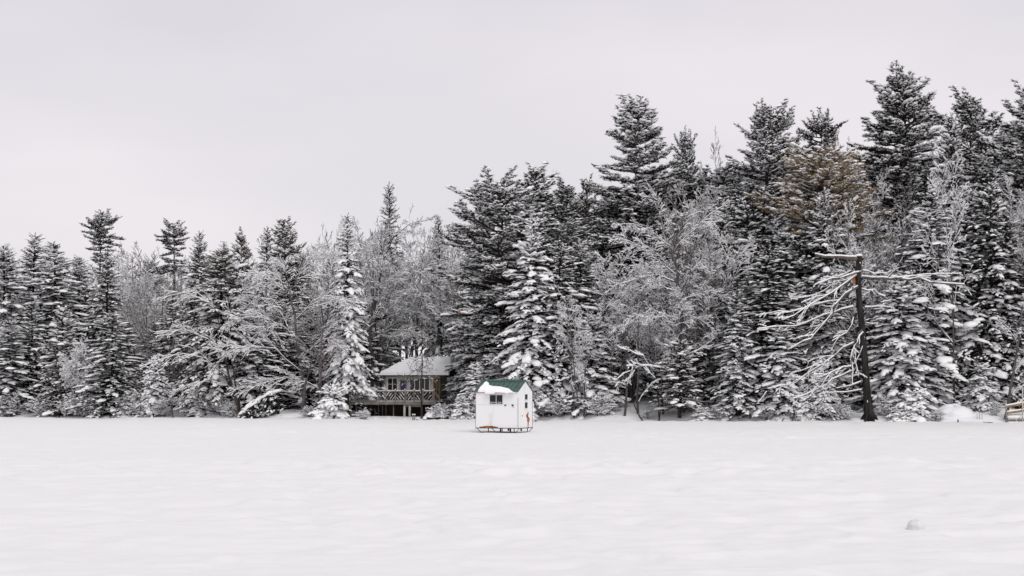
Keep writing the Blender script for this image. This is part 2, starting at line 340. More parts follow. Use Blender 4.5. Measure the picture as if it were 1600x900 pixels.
class Twigs:
    """tapering branch segments, thick ones and thin ones, with the snow that lies along their tops"""
    def __init__(s, seed): s.r = np.random.default_rng(seed); s.a = []; s.b = []; s.ra = []; s.rb = []; s.lev = []
    def grow(s, p, d, L, rad, lev, maxlev, nch, grav, ang=(28, 62), ratio=(.38, .62), jit=.12, start=.22, plane=1.):
        r = s.r; ns = 5 if lev < 2 else (4 if lev < maxlev else 3); st = L/ns; p = np.array(p, float); d = np.array(d, float); d /= np.linalg.norm(d); nodes = [(p.copy(), d.copy(), rad)]
        for i in range(ns):
            d = d+r.normal(size=3)*jit+np.array([0, 0, grav[min(lev, len(grav)-1)]]); d /= np.linalg.norm(d)
            q = p+d*st; r0 = rad*(1-.75*i/ns); r1 = rad*(1-.75*(i+1)/ns)
            s.a.append(p); s.b.append(q); s.ra.append(r0); s.rb.append(r1); s.lev.append(lev); p = q; nodes.append((p.copy(), d.copy(), r1))
        if lev < maxlev: s.kids(nodes, L, lev, maxlev, nch, grav, ang, ratio, jit, start, plane)
        return nodes
    def kids(s, nodes, L, lev, maxlev, nch, grav, ang=(28, 62), ratio=(.38, .62), jit=.12, start=.22, plane=1.):
        r = s.r; n = nch[min(lev, len(nch)-1)]; n = max(1, int(round(n*r.uniform(.75, 1.25)))); m = len(nodes)-1
        for i in range(n):
            t = start+(1-start)*(i+r.random())/n; f = min(t*m, m-1e-4); k = int(f); f -= k
            p = nodes[k][0]*(1-f)+nodes[k+1][0]*f; d = nodes[k+1][1]; rr = nodes[k][2]*(1-f)+nodes[k+1][2]*f
            a = R(r.uniform(*ang)); th = r.uniform(0, 2*PI)
            u = np.cross(d, [0, 0, 1.]); u = u/np.linalg.norm(u) if np.linalg.norm(u) > .05 else np.array([1., 0, 0]); w = np.cross(u, d)
            nd = d*math.cos(a)+math.sin(a)*(u*math.cos(th)+w*math.sin(th)*plane)
            s.grow(p, nd, L*r.uniform(*ratio)*(1.15-.55*t), max(rr*.62, .007), lev+1, maxlev, nch, grav, ang, ratio, jit, start, plane)
    def limb(s, pts, r0, r1, lev=0):
        pts = [np.array(p, float) for p in pts]; n = len(pts)-1; nodes = []
        for i in range(n+1):
            d = unit((pts[min(i+1, n)]-pts[max(i-1, 0)])); nodes.append((pts[i], d, r0+(r1-r0)*i/n))
        for i in range(n):
            s.a.append(pts[i]); s.b.append(pts[i+1]); s.ra.append(nodes[i][2]); s.rb.append(nodes[i+1][2]); s.lev.append(lev)
        return nodes
    def finish(s, h, rad, bark='grey_bark', snow=1., trunk_lev=0, twig_min=.011, keep=.93, snow_min=.018, snow_k=.55, snow_max=.07):
        a = np.array(s.a); b = np.array(s.b); ra = np.maximum(np.array(s.ra), twig_min); rb = np.maximum(np.array(s.rb), twig_min*.8); lev = np.array(s.lev)
        t = lev <= trunk_lev; tr = MB(); tr.add(np.zeros((3, 3)), [(0, 1, 2)]) if not t.any() else tr.segs(a[t], b[t], ra[t], rb[t], 8, 0); cr = MB()
        big = ~t & (ra > .03); sm = ~t & ~big
        cr.segs(a[big], b[big], ra[big], rb[big], 6, 0); cr.segs(a[sm], b[sm], ra[sm], rb[sm], 3, 0)
        d = unit(b-a); hz = np.sqrt(np.clip(1-d[:, 2]**2, 0, 1)); q = (hz > .35) & (s.r.random(len(a)) < keep*snow) & ((lev > 0) | (ra < .2))
        rs0 = np.clip(snow_k*ra[q]+snow_min*s.r.uniform(.3, 1.9, q.sum()), .012, snow_max)*hz[q]; rs1 = np.clip(snow_k*rb[q]+snow_min*s.r.uniform(.5, 1.4, q.sum()), .010, snow_max)*hz[q]
        up = np.array([0, 0, 1.]); A = a[q]+up*(ra[q]*.7+rs0*.6)[:, None]; B = b[q]+up*(rb[q]*.7+rs1*.6)[:, None]
        if q.any(): cr.segs(A, B, rs0, rs1, 4, 1)
        m = [M[bark], M['snow']]
        return dict(h=h, r=rad, parts=[('trunk', tr.mesh('trunk', m)), ('branches', cr.mesh('branches', m))])

def hardwood(seed, h, spread, stems=1, lean=0., grav=(.02, .05, .02, -.01), nch=(10, 7, 6, 4), bare=.25, ang=(25, 55), r0=None, maxlev=4, **kw):
    t = Twigs(seed); r = t.r
    for i in range(stems):
        a = r.uniform(0, 6); d = np.array([math.cos(a)*.16*(stems > 1)+lean, math.sin(a)*.16*(stems > 1), 1.])
        t.grow((r.normal()*min(.1, .008*h)*(stems > 1), r.normal()*min(.1, .008*h)*(stems > 1), -.2), d, h*.93*r.uniform(.8, 1)if stems > 1 else h*.95, (r0 or .009*h+.02)*(1 if stems == 1 else .75), 0, maxlev, nch, grav, ang, start=bare, ratio=(.3*spread, .52*spread), jit=.07)
    b = np.array(t.b); hh = b[:, 2].max(); return t.finish(hh, np.percentile(np.abs(b[:, :2]), 96), **kw)

# ------------------------------------------------------------------ tree kinds
K = {}
K['spruce'] = [spruce(1, 14, 2.9, .5, slab=.5), spruce(2, 14, 3.0, .42, slab=.35, dens=.9), spruce(3, 14, 2.7, .55, droop=1.25, slab=.75, dens=.85)]
K['narrow'] = [spruce(4, 13, 1.9, .55, droop=1.2, slab=.5), spruce(5, 13, 1.8, .45, slab=.2)]
K['loaded'] = [spruce(6, 9, 2.5, .6, pad=1.2, spray=.5, slab=.9, dens=.85), spruce(7, 9, 2.4, .6, pad=1.2, spray=.5, droop=1.35, slab=.9, dens=.8)]
K['young'] = [spruce(8, 3.6, 1.1, .9, pad=1.25, spray=.36, bare=.1), spruce(9, 3.2, 1.25, .9, pad=1.35, spray=.4, bare=.05)]
K['dark'] = [spruce(10, 13, 2.7, .26, dens=1.05, slab=.15), spruce(12, 13, 2.9, .3, slab=.25, dens=.95)]
K['hemlock'] = [spruce(13, 11, 3.5, .42, fine=True, droop=.9, leaf='cedar_leaf', shape=.6, spray=.46, pad=.8), spruce(14, 11, 3.2, .45, fine=True, droop=1.1, leaf='cedar_leaf', shape=.6, spray=.46, pad=.8)]
K['cedar'] = [spruce(15, 7, 1.55, .5, fine=True, droop=.4, leaf='cedar_leaf', shape=.5, spray=.3, pad=.55, dens=1.25), spruce(16, 6, 1.7, .5, fine=True, droop=.4, leaf='cedar_leaf', shape=.45, spray=.3, pad=.55, dens=1.25, bare=.16)]
K['pine'] = [pine(21, 20, 4.4, .25, .6, 'broad', gapk=1.15, dens=1.2), pine(22, 20, 4.2, .28, .72, 'broad', up=8), pine(23, 19, 3.8, .5, .5, 'tuft', up=16, gapk=1.2)]
K['topknot'] = [pine(24, 19, 2.6, .70, .4, 'tuft', up=6, dens=1.1), pine(25, 19, 2.4, .68, .4, 'round', up=4, dens=1.2)]
K['hardwood'] = [hardwood(31, 12, 1.05, snow_min=.024), hardwood(32, 12, 1.1, stems=2, nch=(10, 8, 5, 4), snow_min=.024), hardwood(33, 13, 1., ang=(20, 50), nch=(12, 8, 5, 4), snow_min=.023)]
K['bushy'] = [pine(26, 15, 2.8, .25, .5, 'round', leaf='cedar_leaf'), pine(27, 15, 2.6, .25, .45, 'broad', leaf='cedar_leaf')]
K['fine_hardwood'] = [hardwood(34, 12, .9, ang=(18, 42), grav=(.03, .1, .08, .05), nch=(11, 7, 6, 4), snow_min=.008, snow_k=.4, keep=.8, bark='mauve_bark'), hardwood(35, 12, .9, stems=3, ang=(18, 40), grav=(.03, .1, .08, .05), nch=(8, 6, 5, 4), snow_min=.008, snow_k=.4, keep=.8, bark='mauve_bark')]
K['arching'] = [hardwood(36, 9, 1.3, lean=-.55, grav=(-.05, -.07, -.06, -.05), nch=(11, 7, 6, 3), snow_min=.026), hardwood(37, 9, 1.3, lean=.45, grav=(-.04, -.08, -.06, -.05), nch=(11, 7, 6, 3), stems=2, snow_min=.026)]
K['pole'] = [hardwood(38, 11, .7, bare=.5, nch=(8, 6, 5, 3), r0=.11), hardwood(39, 10, .75, bare=.45, nch=(8, 6, 5, 3), r0=.09, lean=-.12)]
K['shrub'] = [hardwood(41, 1.6, 1.1, stems=7, nch=(6, 5, 4), maxlev=3, bare=.15, r0=.018, grav=(-.02, -.03, -.03), snow_min=.022), hardwood(42, 1.4, 1.2, stems=9, nch=(6, 5, 4), maxlev=3, bare=.1, r0=.016, grav=(-.05, -.05, -.03), snow_min=.026)]
K['sapling'] = [hardwood(43, 3, .9, nch=(9, 6, 4), maxlev=3, r0=.03, bare=.25, snow_min=.02)]
K['bush'] = [spruce(44, 1.5, 1.2, .95, pad=1.4, spray=.4, shape=.45, bare=.02, dens=1.2)]

def plant(kind, px, top, d, hw=None, rz=None, label='', cat='tree', group=None, name=None, var=None, proto=None, base=None):
    x, Y = xat(px, d); g = float(ground(x, Y))-.05 if base is None else base
    pr = proto or K[kind][int(rng.integers(len(K[kind]))) if var is None else var]
    h = CAMZ+(HZ-top)/F*Y-g; sz = h/pr['h']; sx = (hw/F*Y)/pr['r'] if hw else sz
    names = {'spruce': 'spruce_tree', 'narrow': 'spruce_tree', 'loaded': 'spruce_tree', 'young': 'young_spruce', 'dark': 'spruce_tree', 'hemlock': 'hemlock_tree', 'cedar': 'cedar_tree', 'pine': 'pine_tree', 'topknot': 'pine_tree', 'bushy': 'cedar_tree',
             'hardwood': 'bare_tree', 'fine_hardwood': 'bare_tree', 'arching': 'bare_tree', 'pole': 'bare_tree', 'shrub': 'shrub', 'sapling': 'sapling', 'bush': 'conifer_bush'}
    o = thing(name or names[kind], label, cat, (x, Y, g), rng.uniform(0, 2*PI) if rz is None else rz, group); o.scale = (sx, sx, sz)
    o.rotation_euler[0] = rng.normal()*.025; o.rotation_euler[1] = rng.normal()*.025
    for nm, me in pr['parts']: part(nm, me, None, o)
    return o


# ------------------------------------------------------------------ the setting: frozen lake, wooded bank, sky
def grid_mesh(name, X, Y, Z, m):
    ny, nx = X.shape; v = np.stack([X, Y, Z], -1).reshape(-1, 3); i = np.arange(ny*nx).reshape(ny, nx)
    a, b, c, d = i[:-1, :-1].ravel(), i[:-1, 1:].ravel(), i[1:, 1:].ravel(), i[1:, :-1].ravel()
    me = bpy.data.meshes.new(name); q = np.stack([a, b, c, d], 1)
    me.vertices.add(len(v)); me.vertices.foreach_set('co', v.astype(np.float32).ravel())
    me.loops.add(q.size); me.loops.foreach_set('vertex_index', q.astype(np.int32).ravel())
    me.polygons.add(len(q)); me.polygons.foreach_set('loop_start', (np.arange(len(q))*4).astype(np.int32)); me.polygons.foreach_set('use_smooth', np.ones(len(q), bool))
    me.materials.append(m); me.update(calc_edges=True)
    o = bpy.data.objects.new(name, me); C.objects.link(o); o['kind'] = 'structure'; return o
def snow_ground(nt, b):
    L = nt.links; tc = N(nt, 'ShaderNodeTexCoord'); mp = N(nt, 'ShaderNodeMapping'); mp.inputs['Scale'].default_value = (.8, 1.1, 1); mp.inputs['Rotation'].default_value = (0, 0, R(8))
    L.new(tc.outputs['Object'], mp.inputs[0])
    n = N(nt, 'ShaderNodeTexNoise', Scale=5, Detail=7, Roughness=.55); L.new(mp.outputs[0], n.inputs['Vector'])
    n2 = N(nt, 'ShaderNodeTexNoise', Scale=28, Detail=4); L.new(tc.outputs['Object'], n2.inputs['Vector'])
    ad = N(nt, 'ShaderNodeMath', operation='MULTIPLY_ADD'); ad.inputs[1].default_value = .16; L.new(n2.outputs[0], ad.inputs[0]); L.new(n.outputs[0], ad.inputs[2])
    bp = N(nt, 'ShaderNodeBump', Strength=.5, Distance=.02); L.new(ad.outputs[0], bp.inputs['Height']); L.new(bp.outputs[0], b.inputs['Normal'])
M['lake_snow'] = mat('lake_snow', (.80, .792, .797), .7, .12, snow_ground)
M['bank_snow'] = mat('bank_snow', (.83, .835, .855), .7, .12, snow_ground)

def lake_z(x, y):
    a = R(-7); u = x*math.cos(a)-y*math.sin(a); v = x*math.sin(a)+y*math.cos(a)
    wx = u+.6*vnoise(u*.4, v*.6, 5); wy = v+.35*vnoise(u*.5, v*.5, 6)
    band = .45+.55*np.clip(vnoise(u*.06, v*.16, 9)+.35, 0, 1)
    z = .012*vnoise(wx/2.6, wy/1.5, 11)+.024*band*(1-2*np.abs(vnoise(wx/.95, wy/.85, 12)))+.014*band*vnoise(wx/.42, wy/.4, 13)+.006*vnoise(u/.22, v/.16, 17)+.05*vnoise(u/22, v/9, 14)
    # wind-scoured lips: a steep face on the near side of some drifts
    r_ = vnoise(wx/1.7, wy/.95, 15); z = z+.034*band*np.clip((r_-.25)*13, 0, 1)*np.clip(1-(r_-.25)*1.2, 0, 1)
    return 2.2*z-.03
u = np.linspace(-1, 1, 640); xs = np.sinh(u*4.2)/np.sinh(4.2)*150
ys = np.concatenate([np.linspace(-20, 5, 18), np.geomspace(5.3, 62, 430), np.linspace(62.4, 146, 110)])
X, Y = np.meshgrid(xs, ys); Z = lake_z(X, Y)
for px_, py_ in ((460, 772), (500, 765), (556, 772), (604, 781), (690, 766), (735, 760), (790, 770), (832, 778), (870, 775), (440, 760), (1130, 765), (1172, 770), (1215, 762), (240, 740), (300, 743), (352, 748), (540, 847), (470, 845), (930, 720), (980, 722), (1040, 728)):
    yd = CAMZ*F/(py_-HZ); xd = (px_-CX)/F*yd; Z -= .045*np.exp(-((X-xd)/.28)**2-((Y-yd)/.22)**2)
# flatten under the hut, a low drift along its runners
Z = Z*(1-np.exp(-(((X+.3)/3.2)**2+((Y-59.5)/4.5)**2)))
Z += .012*np.exp(-((X+.25)/1.5)**2-((Y-59.6)/.4)**2)*(.6+.4*vnoise(X*2, Y*2, 71))
grid_mesh('frozen_lake', X, Y, Z, M['lake_snow'])
xs = np.concatenate([np.linspace(-420, -64, 50), np.linspace(-62, 62, 310), np.linspace(64, 420, 50)])
ds = np.concatenate([np.linspace(-8, -.6, 5), np.linspace(-.3, 20, 100), np.geomspace(20.6, 420, 45)])
X, D_ = np.meshgrid(xs, ds); Y = D_+shore(X); grid_mesh('snowy_bank', X, Y, ground(X, Y), M['bank_snow'])

SUN_AZ, SUN_EL = R(152), R(52)                       # clockwise from the view direction: behind the camera, to the right
w = bpy.data.worlds.new('World'); bpy.context.scene.world = w; w.use_nodes = True; nt = w.node_tree; L = nt.links
bg = nt.nodes['Background']; sky = N(nt, 'ShaderNodeTexSky', sky_type='NISHITA', sun_disc=False, sun_elevation=SUN_EL, sun_rotation=SUN_AZ)
tc = N(nt, 'ShaderNodeTexCoord'); sp = N(nt, 'ShaderNodeSeparateXYZ'); L.new(tc.outputs['Generated'], sp.inputs[0])
rp = N(nt, 'ShaderNodeValToRGB'); e = rp.color_ramp.elements          # overcast sky: brighter towards the zenith
e[0].position = 0.; e[0].color = (.745, .72, .74, 1); e[1].position = 1.; e[1].color = (.64, .64, .66, 1)
q = e.new(.26); q.color = (.735, .708, .738, 1)
q = e.new(.5); q.color = (.64, .63, .65, 1)
L.new(sp.outputs[2], rp.inputs[0])
mp = N(nt, 'ShaderNodeMapping'); mp.inputs['Scale'].default_value = (1., 1., 3.2); mp.inputs['Location'].default_value = (.35, .2, .1); L.new(tc.outputs['Generated'], mp.inputs[0])
cn = N(nt, 'ShaderNodeTexNoise', Scale=2.6, Detail=4, Roughness=.45); L.new(mp.outputs[0], cn.inputs['Vector'])
ct = N(nt, 'ShaderNodeValToRGB'); ct.color_ramp.elements[0].position = .32; ct.color_ramp.elements[0].color = (.91, .905, .925, 1); ct.color_ramp.elements[1].position = .66; ct.color_ramp.elements[1].color = (1.06, 1.035, 1.03, 1); L.new(cn.outputs[0], ct.inputs[0])
vm = N(nt, 'ShaderNodeVectorMath', operation='MULTIPLY'); L.new(rp.outputs[0], vm.inputs[0]); L.new(ct.outputs[0], vm.inputs[1])
v2 = N(nt, 'ShaderNodeVectorMath', operation='SCALE'); L.new(vm.outputs[0], v2.inputs[0]); v2.inputs['Scale'].default_value = 10.3
mx = N(nt, 'ShaderNodeMix', data_type='RGBA'); mx.inputs[0].default_value = .93; L.new(sky.outputs[0], mx.inputs[6]); L.new(v2.outputs[0], mx.inputs[7])
L.new(mx.outputs[2], bg.inputs[0]); bg.inputs[1].default_value = .1

s = bpy.data.lights.new('sun', 'SUN'); s.energy = 1.25; s.angle = R(30); s.color = (1, .97, .93)
so = bpy.data.objects.new('sun', s); C.objects.link(so)
from mathutils import Vector
so.rotation_euler = Vector((-math.sin(SUN_AZ)*math.cos(SUN_EL), -math.cos(SUN_AZ)*math.cos(SUN_EL), -math.sin(SUN_EL))).to_track_quat('-Z', 'Y').to_euler()

cam = bpy.data.cameras.new('camera'); co = bpy.data.objects.new('camera', cam); C.objects.link(co)
cam.sensor_width = 36; cam.lens = 36*F/1600; cam.shift_y = (HZ-450)/1600; cam.clip_end = 3000; cam.clip_start = .1
co.location = (0, 0, CAMZ); co.rotation_euler = (PI/2, 0, 0)
sc = bpy.context.scene; sc.camera = co
sc.view_settings.view_transform = 'Standard'; sc.view_settings.look = 'None'; sc.view_settings.exposure = .13; sc.view_settings.gamma = 1

# ------------------------------------------------------------------ the wood behind the shore
SKX = [-200, 0, 60, 110, 200, 260, 300, 360, 410, 470, 540, 600, 680, 712, 735, 880, 920, 1000, 1060, 1150, 1250, 1330, 1400, 1500, 1600, 1800]
SKT = [392, 392, 388, 402, 392, 390, 378, 388, 380, 358, 352, 340, 352, 350, 315, 312, 295, 262, 252, 240, 228, 242, 215, 195, 180, 170]
REG = [(110, 'far left in the wood'), (300, 'in the wood left of the leaning hemlock'), (520, 'between the leaning hemlock and the cottage'), (700, 'on the rise behind the cottage'), (900, 'behind the big pine by the ice hut'),
       (1110, 'behind the tall forked birch'), (1290, 'behind the brown-topped pine'), (1430, 'behind the dead snag'), (9999, 'in the wood at the right edge')]
FN = {'spruce': 'snowy spruce', 'dark': 'dark spruce with little snow', 'pine': 'tall pine', 'hardwood': 'bare frosted hardwood', 'fine_hardwood': 'bare fine-twigged hardwood', 'hemlock': 'drooping hemlock'}
fr = np.random.default_rng(77)
for d, off0, step in ((3.6, 130, 44), (6.5, 95, 40), (11, 62, 40), (17, 34, 40), (25, 16, 38), (35, 8, 36)):
    px = -130+fr.uniform(0, 30)
    while px < 1740:
        q = px+fr.uniform(-10, 10)
        if not (d < 20 and 556 < q < 722) and not (d < 9 and 540 < q < 800) and not (d < 5 and (205 < q < 235 or 985 < q < 1045 or 1500 < q < 1590)):
            hard = (175 < q < 290 and d > 9) or (480 < q < 520) or (570 < q < 690) or (1060 < q < 1130) or (1325 < q < 1395)
            u = fr.random()
            if d > 15 and q < 700 and u < .68: k = 'fine_hardwood'
            elif hard and u < .75: k = 'fine_hardwood' if u < .45 else 'hardwood'
            else: k = 'spruce' if u < .42 else 'dark' if u < .66 else 'fine_hardwood' if u < .76 else 'hardwood' if u < .86 else ('pine' if q > 700 and d > 9 else 'hemlock')
            top = np.interp(q, SKX, SKT)+off0*fr.uniform(.4, 1.5)+(fr.uniform(4, 34)+(16 if q < 700 else 0) if k in ('spruce', 'dark') else 4)
            hw = {'spruce': 60, 'dark': 60, 'hardwood': 62, 'fine_hardwood': 60, 'pine': 72, 'hemlock': 70}[k]*fr.uniform(.8, 1.15)
            if q < 700: hw *= .82
            reg = [b for a, b in REG if q < a][0]
            plant(k, q, top, d+fr.uniform(-1.5, 1.5), hw, None, FN[k]+' half hidden '+reg, 'tree', FN[k]+' trees '+reg)
        px += step*fr.uniform(.8, 1.25)

